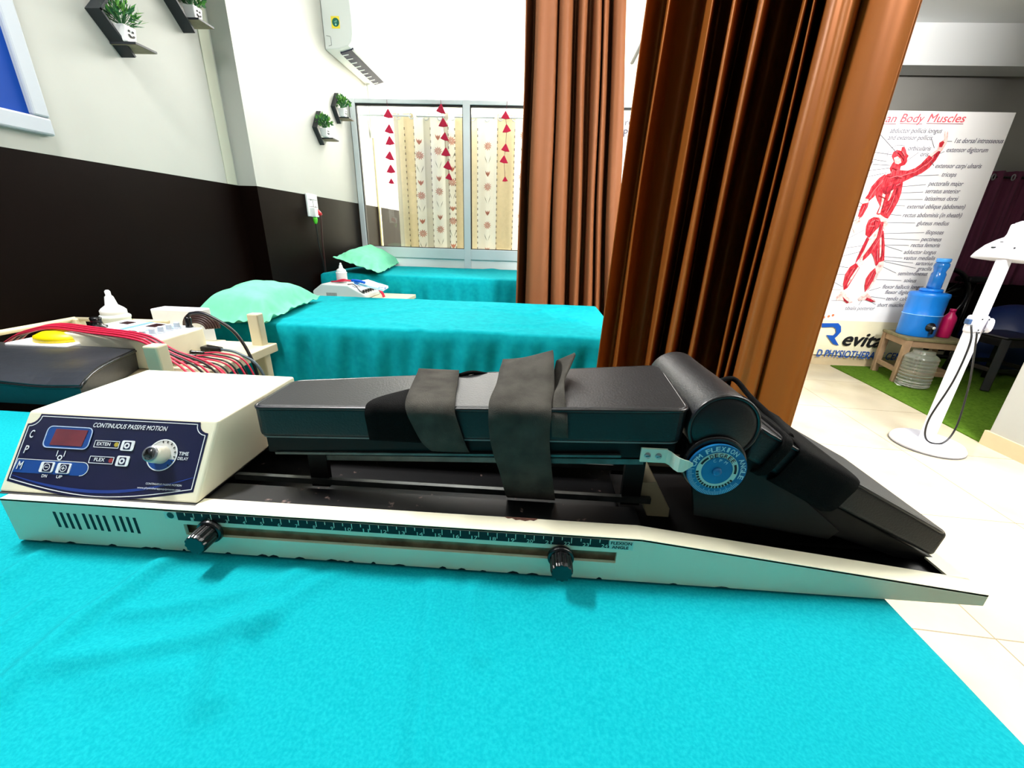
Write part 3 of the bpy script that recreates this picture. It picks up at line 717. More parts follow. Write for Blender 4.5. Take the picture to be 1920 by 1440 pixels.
# raised worn black deck between the flanges
MB().box((-.385, DY0+.0235, .722), (.135, DY0+.058, .7405)).build('deck_plate', worn_tray, dev); MB().box((-.385, DY1-.05, .722), (.135, DY1-.0235, .7405)).build('deck_plate', worn_tray, dev)
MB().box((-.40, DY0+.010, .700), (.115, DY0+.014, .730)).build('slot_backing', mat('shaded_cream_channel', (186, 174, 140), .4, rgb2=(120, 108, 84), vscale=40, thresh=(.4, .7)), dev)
MB().box((-.385, .438, .733), (.16, .444, .741)).build('slide_rail', grey_rail, dev); MB().box((-.385, .505, .738), (.16, .511, .746)).build('slide_rail', grey_rail, dev)
b = MB().prism([(p.x, .452, p.z) for p in [ay(*q, .452) for q in ((1192, 905), (1232, 905), (1256, 955), (1250, 1002), (1222, 1000), (1204, 940))]], (0, .07, 0))
b.build('carriage_bracket', [mat('scratched_cream_plate', (196, 186, 150), .45, rgb2=(60, 48, 40), vscale=70, thresh=(.68, .74))], dev, bevel=.0015)

# control box
bx0, bx1 = -.628, -.381
n_ = Vector((0, -(.823-.742), .058)).normalized(); upv = Vector((0, .058, .081)).normalized()
P_ = lambda x, l, lift=0.0: Vector((x, .372, .742))+upv*l-Vector((0, 0, 0))+Vector((0, n_.y, n_.z))*lift
b = MB(); b.prism([(bx0, .372, .7430), (bx0, .430, .823), (bx0, .596, .823), (bx0, .596, .7430)], (bx1-bx0, 0, 0))
cb = b.build('control_box', cream_metal, dev, bevel=.003, bseg=3)
b = MB().box((bx0+.002, .370, .7424), (bx1-.001, .598, .7430)); b.build('box_gap', rubber_black, dev)
# navy front panel film
def notch(x0, x1, l0, l1, r, bow):
    out = []
    for k in range(7): a = k/6*math.pi/2; out.append((x0+r*math.sin(a)*1.0, l1-r+0*r+r*(1-math.cos(a)) if False else l1-r*math.cos(a)))
    L = [(x0, l1-r)]+[(x0+r*math.sin(a), l1-r*math.cos(a)) for a in [k/5*math.pi/2 for k in range(1, 5)]]+[(x0+r, l1)]
    Rr = [(x1-x+x0, l) for x, l in L][::-1]
    bot = [(x1+(x0-x1)*k/14, l0+.014-bow*math.sin(math.pi*k/14)) for k in range(15)]
    return L+Rr+bot
OUT = notch(-.6225, -.3895, 0, .0965, .013, .0145)
def off(pts, d):
    cx, cl = -.506, .05
    return [(x+(d if x < cx else -d)*(1 if abs(x-cx) > .001 else 0), l+(d if l < cl else -d)) for x, l in pts]
b = MB(); b.m(0).prism([P_(x, l, .0004) for x, l in OUT], (0, n_.y*.0003, n_.z*.0003))
b.m(1)
o1 = off(OUT, .0028)
for p, q in zip(o1, o1[1:]+o1[:1]): b.beam(P_(*p, .0009), P_(*q, .0009), .0009, .0003, up=n_)
# blue key strip and swoosh
b.m(2)
strip = [(-.6195, .0245), (-.534, .0245)]+[(-.534+.0085*math.sin(a), .0325-.008*math.cos(a)) for a in [k/8*math.pi for k in range(9)]]+[(-.6175, .0405)]
b.poly([P_(x, l, .0010) for x, l in strip])
sw = [(-.6185+.225*k/20, .0215-.0125*math.sin(math.pi*min(1, k/20*.93)**.9)+.012*(k/20)**4) for k in range(21)]
sw2 = [(x, l-(.0008+.0030*math.sin(math.pi*i/20))) for i, (x, l) in enumerate(sw)]
b.m(3).poly([P_(x, l, .0010) for x, l in sw+sw2[::-1]])
b.m(1)
for p, q in zip(strip[1:], strip[2:]+strip[:1]): b.beam(P_(*p, .0012), P_(*q, .0012), .0007, .0002, up=n_)
b.build('control_panel', [panel_navy, print_white, panel_blue, mat('deep_blue_swoosh', (36, 62, 140), .3)], cb)
# writing on the panel
b = MB(); lf = Vector((0, n_.y, n_.z))*.0014
def pt(t, x0, x1, l, **k): put_text(b, t, P_(x0, l), P_(x1, l), upv, lf, **k)
pt('CONTINUOUS PASSIVE MOTION', -.5365, -.4415, .0835, bold=.028, shear=.2, cap=.0055)
pt('EXTEN', -.5245, -.5075, .0618, bold=.04, cap=.004); pt('FLEX', -.5215, -.5085, .0430, bold=.04, cap=.004)
pt('TIME', -.4185, -.4065, .0555, bold=.03, cap=.0042); pt('DELAY', -.4185, -.4055, .0500, bold=.03, cap=.0035)
pt('C', -.6135, -.6085, .0665, bold=.02, cap=.0095, shear=.1); pt('P', -.6135, -.6085, .0475, bold=.02, cap=.0095, shear=.1); pt('M', -.6150, -.6085, .0285, bold=.02, cap=.0095, shear=.1)
pt('DN', -.5800, -.5735, .0205, bold=.02, cap=.0035); pt('UP', -.5615, -.5545, .0205, bold=.02, cap=.0035)
pt('CONTINUOUS PASSIVE MOTION', -.4490, -.4050, .0195, bold=.01, cap=.0022); pt('www.physiotherapyequipments.com', -.4580, -.4050, .0145, bold=.01, cap=.0022)
for x0, x1, l0, l1 in ((-.5275, -.4965, .0595, .0675), (-.5275, -.4975, .0405, .0485)):
    for p, q in (((x0, l0), (x1, l0)), ((x1, l0), (x1, l1)), ((x1, l1), (x0, l1)), ((x0, l1), (x0, l0))): b.beam(P_(*p, .0014), P_(*q, .0014), .0007, .0003, up=n_)
for x in (-.5705, -.5610): b.beam(P_(x, .046, .0014), P_(x, .053, .0014), .0009, .0002, up=n_)
b.disc(P_(-.5655, .0445, .0014), .0032, n_, 16, .0018)
b.build('panel_lettering', print_white, cb)
b = MB(); b.m(0).disc(P_(-.5000, .0638, .0012), .0028, n_, 14); b.m(1).disc(P_(-.5008, .0446, .0012), .0028, n_, 14)
b.build('indicator_lamp', [yellow_led, red_led], cb)
# display
def rrect(x0, x1, l0, l1, r): 
    out = []
    for cx, cl, a0 in ((x1-r, l1-r, 0), (x0+r, l1-r, 1), (x0+r, l0+r, 2), (x1-r, l0+r, 3)):
        out += [(cx+r*math.cos(a0*math.pi/2+k/4*math.pi/2), cl+r*math.sin(a0*math.pi/2+k/4*math.pi/2)) for k in range(5)]
    return out
b = MB(); rr = rrect(-.5925, -.5345, .0560, .0820, .006)
b.m(0).prism([P_(x, l, .0010) for x, l in rr], Vector(n_)*.0006); b.m(2)
for p, q in zip(rr, rr[1:]+rr[:1]): b.beam(P_(*p, .0018), P_(*q, .0018), .0011, .0004, up=n_)
b.m(1).prism([P_(x, l, .0017) for x, l in ((-.5835, .0590), (-.5425, .0590), (-.5405, .0790), (-.5815, .0790))], Vector(n_)*.0004)
b.build('display_window', [panel_blue, lcd, mat('pale_blue_outline', (190, 210, 240), .4)], cb)
# push buttons
def button(x, l, w_, sym):
    b = MB(); b.m(0).prism([P_(px, pl_, .0010) for px, pl_ in rrect(x-w_, x+w_, l-.0062, l+.0062, .002)], Vector(n_)*.0010)
    if sym == 'o': b.m(1).prism([P_(px, pl_, .0020) for px, pl_ in rrect(x-w_*.55, x+w_*.55, l-.0045, l+.0045, .001)], Vector(n_)*.0003); b.m(0).disc(P_(x, l, .0025), .0036, n_, 16, .0016)
    else:
        b.m(1).prism([P_(px, pl_, .0020) for px, pl_ in rrect(x-w_*.5, x+w_*.75, l-.0052, l+.0052, .001)], Vector(n_)*.0003)
        b.m(0).disc(P_(x+.0006, l, .0025), .0042, n_, 18, .0034); b.m(0).beam(P_(x-.0014, l, .0026), P_(x+.0026, l, .0026), .001, .0002, up=n_)
        if sym == '+': b.beam(P_(x+.0006, l-.002, .0026), P_(x+.0006, l+.002, .0026), .001, .0002, up=n_)
    b.build('push_button', [print_white, panel_navy], cb, bevel=.0003)
button(-.4850, .0632, .0080, 'o'); button(-.4855, .0447, .0078, 'o'); button(-.5772, .0325, .0085, '-'); button(-.5560, .0322, .0085, '+')
# time delay dial and knob
kc = P_(-.4390, .0545, .0008); b = MB(); b.m(0).disc(P_(-.4390, .0545, .0012), .0190, n_, 40); b.m(1).disc(P_(-.4390, .0545, .0016), .0190, n_, 40, .0178)
b.m(2)
for k in range(8):
    a = math.radians(100-k*21); c_, s_ = math.cos(a), math.sin(a)
    b.beam(P_(-.4390+.0148*c_, .0545+.0148*s_, .0017), P_(-.4390+.0172*c_, .0545+.0172*s_, .0017), .0012, .0002, up=n_)
b.m(3).poly([P_(-.4390+.0178*math.cos(a), .0545+.0178*math.sin(a), .0014) for a in [math.radians(195+k*10) for k in range(16)]])
b.build('time_dial_plate', [mat('pale_grey_dial', (206, 208, 206), .4), print_white, print_black, panel_blue], cb)
b = MB(); b.m(0).lathe([(.0105, 0), (.0102, .013), (.0092, .0165)], kc, n_, 30); b.m(1).lathe([(.0092, .0165), (.0088, .0175), (.0070, .0178)], kc, n_, 30)
b.m(2).lathe([(.0070, .0178), (.0066, .0160), (.0001, .0160)], kc, n_, 30); b.m(0).beam(Vector(kc)+Vector(n_)*.0163, Vector(kc)+Vector(n_)*.0163+Vector((-.003, 0, 0))+upv*.0045, .0009, .0006, up=n_)
b.build('time_knob', [mat('ivory_knob', (228, 224, 206), .35), silver, plastic_black], cb, smooth=True)

# ruler scale
b = MB(); yr = DY0-.0006
b.m(0).box((-.398, yr, .7285), (.0955, DY0, .7395)); b.m(1).box((.0955, yr, .7275), (.1215, DY0, .7395)); b.m(1).box((-.413, yr, .7300), (-.398, DY0, .7395))
b.m(2).disc((-.4055, yr-.0003, .7347), .0042, (0, -1, 0), 20)
rs = b.build('ruler_strip', [print_black, mat('pale_green_label', (206, 232, 216), .5), mat('dark_green_print', (16, 66, 56), .5)], dev)
b = MB(); x0r, step = -.398, (.0950+.398)/24
for k in range(1, 49):
    x = x0r+step*k/2; L_ = .0070 if k % 2 == 0 else .0036
    b.box((x-.0004, yr-.0006, .7392-L_), (x+.0004, yr-.0002, .7392))
for k in range(1, 25):
    x = x0r+step*k-.0012; wd_ = .0030 if k < 10 else .0068
    put_text(b, str(k), (x-wd_, yr-.0004, .7292), (x, yr-.0004, .7292), (0, 0, 1), (0, 0, 0), bold=.01, cap=.0046)
b.build('ruler_marks', mat('pale_green_print', (190, 224, 206), .5), rs)
b = MB()
put_text(b, 'FLEXION', (.0970, yr-.0004, .7343), (.1195, yr-.0004, .7343), (0, 0, 1), (0, 0, 0), bold=.03, cap=.0038)
put_text(b, 'ANGLE', (.0985, yr-.0004, .7287), (.1165, yr-.0004, .7287), (0, 0, 1), (0, 0, 0), bold=.03, cap=.0038)
put_text(b, 'v', (-.4073, yr-.0008, .7330), (-.4037, yr-.0008, .7330), (0, 0, 1), (0, 0, 0), cap=.004)
b.build('ruler_lettering', mat('ruler_letter_print', (18, 44, 40), .5), rs)

# two fluted clamp knobs in the slot
def clamp(xk, zk):
    b = MB(); o = Vector((xk, DY0-.0005, zk)); seg = 48
    b.lathe([(.0145, 0), (.0150, .002), (.0145, .005), (.0125, .006)], o, (0, -1, 0), 32)
    prof = [(.0110, .005), (.0118, .007), (.0116, .022), (.0108, .0258)]; vs = []; fs = []
    for r, h in prof:
        for k in range(seg):
            a = 2*math.pi*k/seg; q = r*(1+(.055 if k % 4 < 2 else -.035)); vs.append((o.x+q*math.cos(a), o.y-h, o.z+q*math.sin(a)))
    for i in range(3):
        for k in range(seg): fs.append((i*seg+k, i*seg+(k+1) % seg, (i+1)*seg+(k+1) % seg, (i+1)*seg+k))
    fs.append(tuple(3*seg+k for k in range(seg))); b.add(vs, fs)
    b.build('clamp_knob', plastic_black, dev, bevel=.0008)
clamp(-.3605, .7175); clamp(.0435, .7135)

# calf cradle: pad, piping, metal tray below
def hexpad(name, f0, f1, b0, b1, th, m_, slant=0, bev=.007):
    """top corners front-left, front-right, back-left, back-right"""
    f0, f1, b0, b1 = map(Vector, (f0, f1, b0, b1)); d = Vector((0, 0, -th))
    b = MB().hexa([f0+d, f1+d, b1+d, b0+d, f0, f1, b1, b0]); return b.build(name, m_, dev, bevel=bev, bseg=4)
cf0, cf1, cb0, cb1 = Vector((-.335, .428, .846)), Vector((.171, .401, .8815)), Vector((-.335, .522, .846)), Vector((.183, .560, .8815))
def rounded_loop(pts, r, n=5):
    out = []; N = len(pts)
    for i in range(N):
        p0, p, p1 = Vector(pts[i-1]), Vector(pts[i]), Vector(pts[(i+1) % N]); a = p+(p0-p).normalized()*r; c = p+(p1-p).normalized()*r
        for k in range(n+1):
            t = k/n; out.append(a*(1-t)**2+p*(2*t*(1-t))+c*t*t)
    return out
pad = MB().prism(rounded_loop([cf0, cf1, cb1, cb0], .016), (0, 0, -.042)).build('calf_pad', vinyl, dev, bevel=.0055, bseg=4, smooth=False)
lp = rounded_loop([cf0+Vector((.001, .0005, -.0025)), cf1+Vector((-.001, .0005, -.0025)), cb1+Vector((-.001, -.0005, -.0025)), cb0+Vector((.001, -.0005, -.0025))], .014)
MB().tube(lp, .0021, 8, closed=True).build('piping', vinyl_pipe, pad, smooth=True)
lp = rounded_loop([cf0+Vector((.004, .003, -.0415)), cf1+Vector((-.004, .003, -.0415)), cb1+Vector((-.004, -.003, -.0415)), cb0+Vector((.004, -.003, -.0415))], .012)
MB().tube(lp, .0016, 6, closed=True).build('piping', mat('worn_grey_piping', (120, 122, 120), .4), pad, smooth=True)
g0, g1, g2, g3 = cf0+Vector((.008, .006, -.0435)), cf1+Vector((-.004, .010, -.0435)), cb0+Vector((.008, -.006, -.0435)), cb1+Vector((-.004, -.010, -.0435))
hexpad('calf_tray', g0, g1, g2, g3, .022, black_metal, bev=.001)
b = MB(); b.beam(g0+Vector((.01, -.001, -.0215)), g1+Vector((-.06, -.001, -.0215)), .004, .003); b.beam(g0+Vector((.06, .012, -.032)), g1+Vector((-.03, .012, -.034)), .006, .007)
b.build('tray_edge_rail', grey_rail, dev)
b = MB()
for x, zt_ in ((-.27, .79), (.135, .805)):
    for y in (.445, .515): MB().box((x-.012, y-.004, .728), (x+.012, y+.004, zt_)).build('tray_upright', black_metal, dev)

# knee bolster
kx, kz, kr = .209, .862, .0365
b = MB(); prof = [(0.0001, 0), (kr*.80, 0), (kr*.93, .0025), (kr, .007)]
def bol(y): return kr*(1.0+.02*math.sin((y-.4)*30))
for k in range(1, 12): prof.append((bol(.4+.175*k/11), .007+.168*k/11))
prof += [(kr*.93, .181), (kr*.8, .184), (.0001, .184)]
bo_ = b.lathe(prof, (kx, .398, kz), (0, 1, 0), 40).build('knee_bolster', vinyl, dev, smooth=True)
MB().tube([(kx+kr*.985*math.cos(a), .4015, kz+kr*.985*math.sin(a)) for a in [2*math.pi*k/48 for k in range(48)]], .0022, 8, closed=True).build('piping', vinyl_pipe, bo_, smooth=True)

# thigh pad, sloping down to the right
TP = [(.246, .866), (.300, .8375), (.380, .797), (.486, .7435)]
def lower(p): return (p[0]-.010, p[1]-.036)
Yf, Yb = .400, .572
prf = TP+[(.481, .709)]+[(.374, .760), (.292, .800), (.238, .826)]
b = MB().prism([(x, Yf, z) for x, z in prf], (0, Yb-Yf, 0)); tp = b.build('thigh_pad', vinyl, dev, bevel=.006, bseg=4)
lp = rounded_loop([Vector((.246, Yf+.0005, .8635)), Vector((.484, Yf+.0005, .7415)), Vector((.484, Yb-.0005, .7415)), Vector((.246, Yb-.0005, .8635))], .016)
MB().tube(lp, .0020, 8, closed=True).build('piping', vinyl_pipe, tp, smooth=True)
b = MB().prism([(x, .412, z) for x, z in [(.235, .8245), (.295, .797), (.376, .757), (.480, .7055), (.491, .700), (.498, .6985), (.486, .694), (.452, .696), (.30, .745), (.262, .765), (.222, .800)]], (0, .146, 0))
b.build('thigh_tray', black_metal, dev, bevel=.0015)
b = MB().prism([(x, .405, z) for x, z in [(.185, .842), (.25, .835), (.30, .79), (.37, .735), (.36, .722), (.20, .745), (.19, .79)]], (0, .006, 0)); b.build('hinge_plate', black_metal, dev, bevel=.001); b = MB().prism([(x, .556, z) for x, z in [(.185, .842), (.25, .835), (.30, .79), (.37, .735), (.36, .722), (.20, .745), (.19, .79)]], (0, .006, 0))
b.build('hinge_plate', black_metal, dev, bevel=.001)
b = MB().box((.13, .418, .70), (.47, .556, .7045)); b.build('hinge_floor', black_metal, dev)

# flexion angle dial
dc = Vector((.2055, .398, .8170)); nrm = Vector((0, -1, 0))
b = MB().lathe([(.0345, -.004), (.0350, .002), (.0345, .007), (.0320, .0085)], dc+Vector((-.001, .004, .003)), (0, -1, 0), 48); b.build('dial_rim', plastic_black, dev, smooth=False, bevel=.0008)
b = MB(); yD = dc.y-.0095
def dd(r, a, l=0.0): return Vector((dc.x+r*math.cos(a), yD-l, dc.z+r*math.sin(a)))
b.m(0).lathe([(.0312, 0), (.0312, .003)], (dc.x, yD+.003, dc.z), (0, -1, 0), 56)
b.m(1).disc((dc.x, yD-.0004, dc.z), .0222, nrm, 48, .0165)
b.m(0).disc((dc.x, yD-.0005, dc.z), .0160, nrm, 40)
b.m(2)
for k in range(44):
    a = math.radians(178+k*(150/43)); r0 = .0240 if k % 4 == 0 else .0262
    p, q = dd(r0, a, .0005), dd(.0306, a, .0005); b.beam(p, q, .00055, .0002, up=nrm)
b.m(3)
for k in range(16):
    a = math.radians(186+k*(140/15)); b.beam(dd(.0192, a, .0007), dd(.0220, a, .0007), .0022, .0002, up=nrm)
for a0, a1 in ((128, 158), (352, 386)):
    b.poly([dd(.0205, math.radians(a0+(a1-a0)*k/6), .0008) for k in range(7)]+[dd(.0180, math.radians(a1-(a1-a0)*k/6), .0008) for k in range(7)])
fd = b.build('flexion_dial', [dial_blue, dial_pale, mat('pale_tick', (150, 206, 232), .5), print_black], dev)
def arc_text(t, r, a0, a1, cap, bold, m_, nm):
    b = MB(); n = len(t)
    for i, ch in enumerate(t):
        if ch == ' ': continue
        a = math.radians(a0+(a1-a0)*i/(n-1)); up = Vector((math.cos(a), 0, math.sin(a))); rt = Vector((math.sin(a), 0, -math.cos(a)))
        w_ = cap*(.30 if ch == 'I' else .78 if ch != 'M' else .95)*.5
        c = Vector((dc.x, yD-.0009, dc.z))+up*r; put_text(b, ch, c-rt*w_, c+rt*w_, up, (0, 0, 0), bold=bold, cap=cap)
    b.build(nm, m_, fd)
arc_text('CPM FLEXION ANGLE', .0242, 166, -14, .0054, .035, mat('pale_letter', (196, 232, 242), .5), 'dial_lettering')
arc_text('DEGREE', .0170, 118, 42, .0044, .025, mat('dark_red_letter', (70, 16, 30), .5), 'dial_lettering')
arc_text('CPM', .0112, 112, 56, .0034, .0, mat('pale_letter', (196, 232, 242), .5), 'dial_lettering')
MB().lathe([(.0001, .003), (.0030, .0032), (.0046, .0020), (.0050, 0)], (dc.x, yD-.0005, dc.z-.0008), (0, -1, 0), 20).build('dial_boss', dial_blue, fd, smooth=True)
# pointer bracket with two screws
bp_ = MB(); yB = .400
bp_.box((.1265, yB, .8165), (.1545, yB+.002, .8325))
cur = [(.1545, 0), (.158, -.003), (.161, -.009), (.1645, -.012), (.169, -.0135), (.174, -.0125), (.1785, -.0135)]
hw = [.008, .0082, .0084, .0085, .0075, .005, .0012]; dz = [0, -.001, -.002, -.003, -.003, -.002, -.001]
bp_.grid([[(x, yB+y, .8245+h_*s+q) for s in (-1, 1)] for (x, y), h_, q in zip(cur, hw, dz)])
pb = bp_.build('pointer_bracket', mat('pale_cream_bracket', (222, 232, 214), .4), dev, solid=.0012)
for x in (.1335, .1455):
    b = MB(); b.m(0).lathe([(.0036, 0), (.0034, .0014), (.0015, .0022)], (x, yB-.0002, .8245), (0, -1, 0), 16); b.m(1).beam((x-.0022, yB-.0021, .8238), (x+.0022, yB-.0021, .8252), .0009, .0006, up=(0, 1, 0))
    b.build('screw', [silver, print_black], pb, smooth=False)

# straps
def ribbon(name, secs, m_, th=.0018, n=6, nrow=5, fray=0.0):
    """secs: list of (center point, half-width vector)"""
    cs = spline([s[0] for s in secs], n); hs = spline([s[1] for s in secs], n)
    rows = [[c+h*(2*k/nrow-1) for k in range(nrow+1)] for c, h in zip(cs, hs)]
    return MB().grid(rows).build(name, m_, dev, smooth=True, solid=th)
V = Vector
def padz(x): t = (x-cf0.x)/(cf1.x-cf0.x); return .846+.0355*t
def padyf(x): t = (x-cf0.x)/(cf1.x-cf0.x); return .428-.027*t
def padyb(x): t = (x-cf0.x)/(cf1.x-cf0.x); return .522+.038*t
x = ay(806, 768, .412).x; z = padz(x)
hwv = V((.0285, 0, 0))
ribbon('calf_strap', [(V((x-.02, padyb(x)+.004, z-.03)), hwv), (V((x-.018, padyb(x)-.002, z+.003)), hwv), (V((x-.013, padyb(x)-.03, z+.007)), hwv), (V((x-.008, padyf(x)+.05, z+.006)), hwv),
    (V((x-.002, padyf(x)+.008, z+.0055)), hwv), (V((x+.001, padyf(x)-.0055, z-.003)), hwv*.98), (V((x+.007, padyf(x)-.0055, z-.022)), hwv*.95), (V((x+.014, padyf(x)-.0035, z-.042)), hwv*.9), (V((x+.020, padyf(x)+.004, z-.057)), hwv*.82), (V((x+.022, padyf(x)+.012, z-.062)), hwv*.8)], strap_m, n=8)
x2 = ay(736, 770, .415).x; z = padz(x2)
ribbon('strap_tail', [(V((x2+.035, padyf(x2)+.072, z+.0035)), V((.004, 0, 0))), (V((x2+.018, padyf(x2)+.045, z+.0035)), V((.018, 0, 0))), (V((x2+.003, padyf(x2)+.010, z+.0040)), V((.030, 0, 0))), (V((x2, padyf(x2)-.0040, z-.003)), V((.032, 0, 0))), (V((x2, padyf(x2)-.003, z-.025)), V((.032, 0, 0))), (V((x2, padyf(x2)-.002, z-.043)), V((.031, 0, 0)))], strap_edge, th=.0014)
MB().tube(spline([V((x+.012, padyb(x)-.012, z+.004)), V((x+.03, padyb(x)-.008, z+.008)), V((x+.05, padyb(x)-.002, z+.004))]), .003, 8).build('strap_loop', strap_edge, dev, smooth=True)
x = ay(975, 768, .408).x; z = padz(x); h2 = V((.0345, 0, 0))
ribbon('calf_strap', [(V((x-.004, padyb(x)+.004, z-.03)), h2), (V((x+.004, padyb(x)-.002, z+.012)), h2), (V((x+.004, padyb(x)-.022, z+.0250)), V((.034, 0, .011))), (V((x+.004, padyf(x)+.085, z+.023)), V((.0345, 0, .009))), (V((x+.004, padyf(x)+.04, z+.012)), h2),
    (V((x+.0, padyf(x)+.008, z+.006)), h2), (V((x+.0, padyf(x)-.006, z-.003)), h2), (V((x+.0005, padyf(x)-.006, z-.03)), h2*.98), (V((x+.004, padyf(x)-.005, z-.055)), h2*.95), (V((x+.010, padyf(x)+.001, z-.085)), h2*.9), (V((x+.016, padyf(x)+.008, z-.118)), h2*.88), (V((x+.018, padyf(x)+.014, z-.128)), h2*.86)], strap_m, n=8)
ribbon('strap_flap', [(V((x+.058, padyb(x)-.006, z+.022)), V((.010, 0, .006))), (V((x+.056, padyb(x)-.022, z+.026)), V((.012, 0, .006))), (V((x+.050, padyb(x)-.05, z+.017)), V((.010, 0, .008))), (V((x+.044, padyf(x)+.055, z+.010)), V((.007, 0, .007))), (V((x+.041, padyf(x)+.022, z+.008)), V((.009, 0, .003))), (V((x+.043, padyf(x)-.004, z-.004)), V((.009, 0, 0))), (V((x+.046, padyf(x)-.006, z-.030)), V((.009, 0, 0)))], strap_m, th=.003)
# straps round the thigh pad
def tz(x): return .866+(x-.246)*(.7435-.866)/(.486-.246)
sl_ = V((.240, 0, -.1225)).normalized()
def thigh_strap(xc, hw_, lift, m_, th):
    nn = V((.4545, 0, .8907)); c0 = V((xc, 0, tz(xc)))
    def Q(y, k): return V((c0.x, y, c0.z))+nn*k
    h = sl_*hw_
    ribbon('thigh_strap', [(Q(Yb+.003, -.03), h), (Q(Yb-.002, lift*.6), h), (Q(Yb-.03, lift), h), (Q(Yf+.06, lift), h), (Q(Yf+.008, lift*.9), h), (Q(Yf-.0025, -.004), h), (Q(Yf-.0035, -.02), h), (Q(Yf-.0025, -.040), h), (Q(Yf+.008, -.05), h)], m_, th=th)
thigh_strap(.2775, .0055, .004, strap_edge, .003)
thigh_strap(.329, .041, .0028, strap_edge, .0016)
MB().tube(spline([V((.262, .545, .866)), V((.285, .55, .868)), V((.302, .53, .850)), V((.312, .48, .838)), V((.300, .43, .842))]), .0035, 8).build('strap_loop', strap_edge, dev, smooth=True)
# ------------------------------------------------------------------ brown curtains
def drape(name, row, ctrl, z0, z1, m_, label, seed, group, n=5, anchor=None, gather=0.0):
    pts = spline([ay(u, row, y) for u, y in ctrl], n); rows = []; K = 16
    for k in range(K+1):
        z = z0+(z1-z0)*k/K; r = []
        for i, p in enumerate(pts):
            t = (z-1.1)
            if anchor is not None: k_ = 1-gather*(z-1.25); p = Vector((pts[anchor].x+(p.x-pts[anchor].x)*k_, pts[anchor].y+(p.y-pts[anchor].y)*(k_ if anchor else 1), p.z))
            r.append((p.x+.010*nz(i*.11+seed, z*1.3), p.y+.014*nz(i*.13+seed, z*1.1, 5)*(1+.3*abs(t)), z))
        rows.append(r)
    o = MB().grid(rows).build(name, m_, smooth=True, solid=.0025)
    return tag(o, label, 'curtain', group)
drape('brown_curtain', 300, [(977, 2.60), (986, 2.69), (994, 2.76), (997, 2.56), (1017, 2.535), (1035, 2.56), (1040, 2.67), (1045, 2.56), (1056, 2.54), (1066, 2.57), (1074, 2.70), (1083, 2.57), (1093, 2.55), (1098, 2.65), (1104, 2.67), (1112, 2.56), (1121, 2.56), (1125, 2.65), (1129, 2.57), (1135, 2.58), (1142, 2.70), (1149, 2.57), (1160, 2.545), (1172, 2.56)],
      .30, 2.45, matt_brown, 'brown privacy curtain behind the middle couch, farther and narrower of two', 1.7, 'brown privacy curtains', anchor=0, gather=.15)
drape('brown_curtain', 400, [(1160, 1.37), (1172, 1.395), (1189, 1.43), (1198, 1.31), (1206, 1.36), (1218, 1.45), (1250, 1.45), (1261, 1.30), (1267, 1.20), (1275, 1.27), (1284, 1.46), (1298, 1.30), (1306, 1.11), (1316, 1.19), (1324, 1.46), (1341, 1.25), (1349, 1.02), (1359, 1.10), (1370, 1.42), (1406, 1.36), (1416, .98), (1421, 1.0), (1427, 1.18), (1433, .94), (1438, .96), (1445, 1.2), (1454, .885), (1482, .83), (1502, .808), (1509, .835), (1518, .812), (1560, .775), (1588, .75), (1603, .735)],
      .12, 2.30, satin, 'shiny brown satin curtain hanging closest behind the black knee pad', 3.3, 'brown privacy curtains', anchor=-1, gather=.06)
b = MB().tube([(-.2, 2.6, 2.47), (.5, 2.6, 2.47)], .011, 10).tube([(.18, 1.60, 2.32), (.56, .62, 2.32)], .011, 10)
rl = thing('curtain_rail', (.3, 2.0, 2.2), 'black curtain rail ending between the two brown curtains', 'rail')
MB().tube([(.60, 3.44, 2.185), (.60, 2.2, 2.24)], .015, 10).build('rod', rubber_black, rl, smooth=True)
b.build('rod', plastic_black, rl, smooth=True)
MB().tube([(.60, 3.435, 2.19), (.60, 3.435, CZ)], .002, 5).build('hanger_cord', mat('thin_grey_cord', (150, 150, 150), .6), rl)
b = MB()
for p in ((-.15, 2.6), (.45, 2.6)): b.tube([(p[0], p[1], 2.47), (p[0], p[1], CZ)], .004, 6)
for p in ((.2, 1.55), (.54, .67)): b.tube([(p[0], p[1], 2.32), (p[0], p[1], CZ)], .004, 6)
b.build('hanger_rod', plastic_black, rl)

# ------------------------------------------------------------------ instrument trolley with the console
tz_ = .678
tr = thing('instrument_trolley', (-1.2, 1.05, 0), 'cream steel trolley between the foreground and middle couches', 'trolley')
MB().box((-1.54, .86, tz_-.028), (-.865, 1.29, tz_)).build('top_shelf', cream_post, tr, bevel=.003)
MB().box((-1.54, .73, .375), (-.865, 1.26, .40)).build('lower_shelf', cream_post, tr, bevel=.003)
for x, y, h in ((-.880, .868, .782), (-.905, 1.262, .782), (-1.535, .868, .742), (-1.535, 1.262, .742)):
    MB().box((x-.018, y-.016, 0), (x+.018, y+.016, h)).build('post', cream_post, tr, bevel=.004)
b = MB(); b.tube([(-1.535, .868, .738), (-1.535, 1.262, .738)], .008, 8).tube([(-1.535, 1.262, .738), (-1.22, 1.275, .738)], .007, 8)
b.build('guard_rail', cream_post, tr, smooth=True)

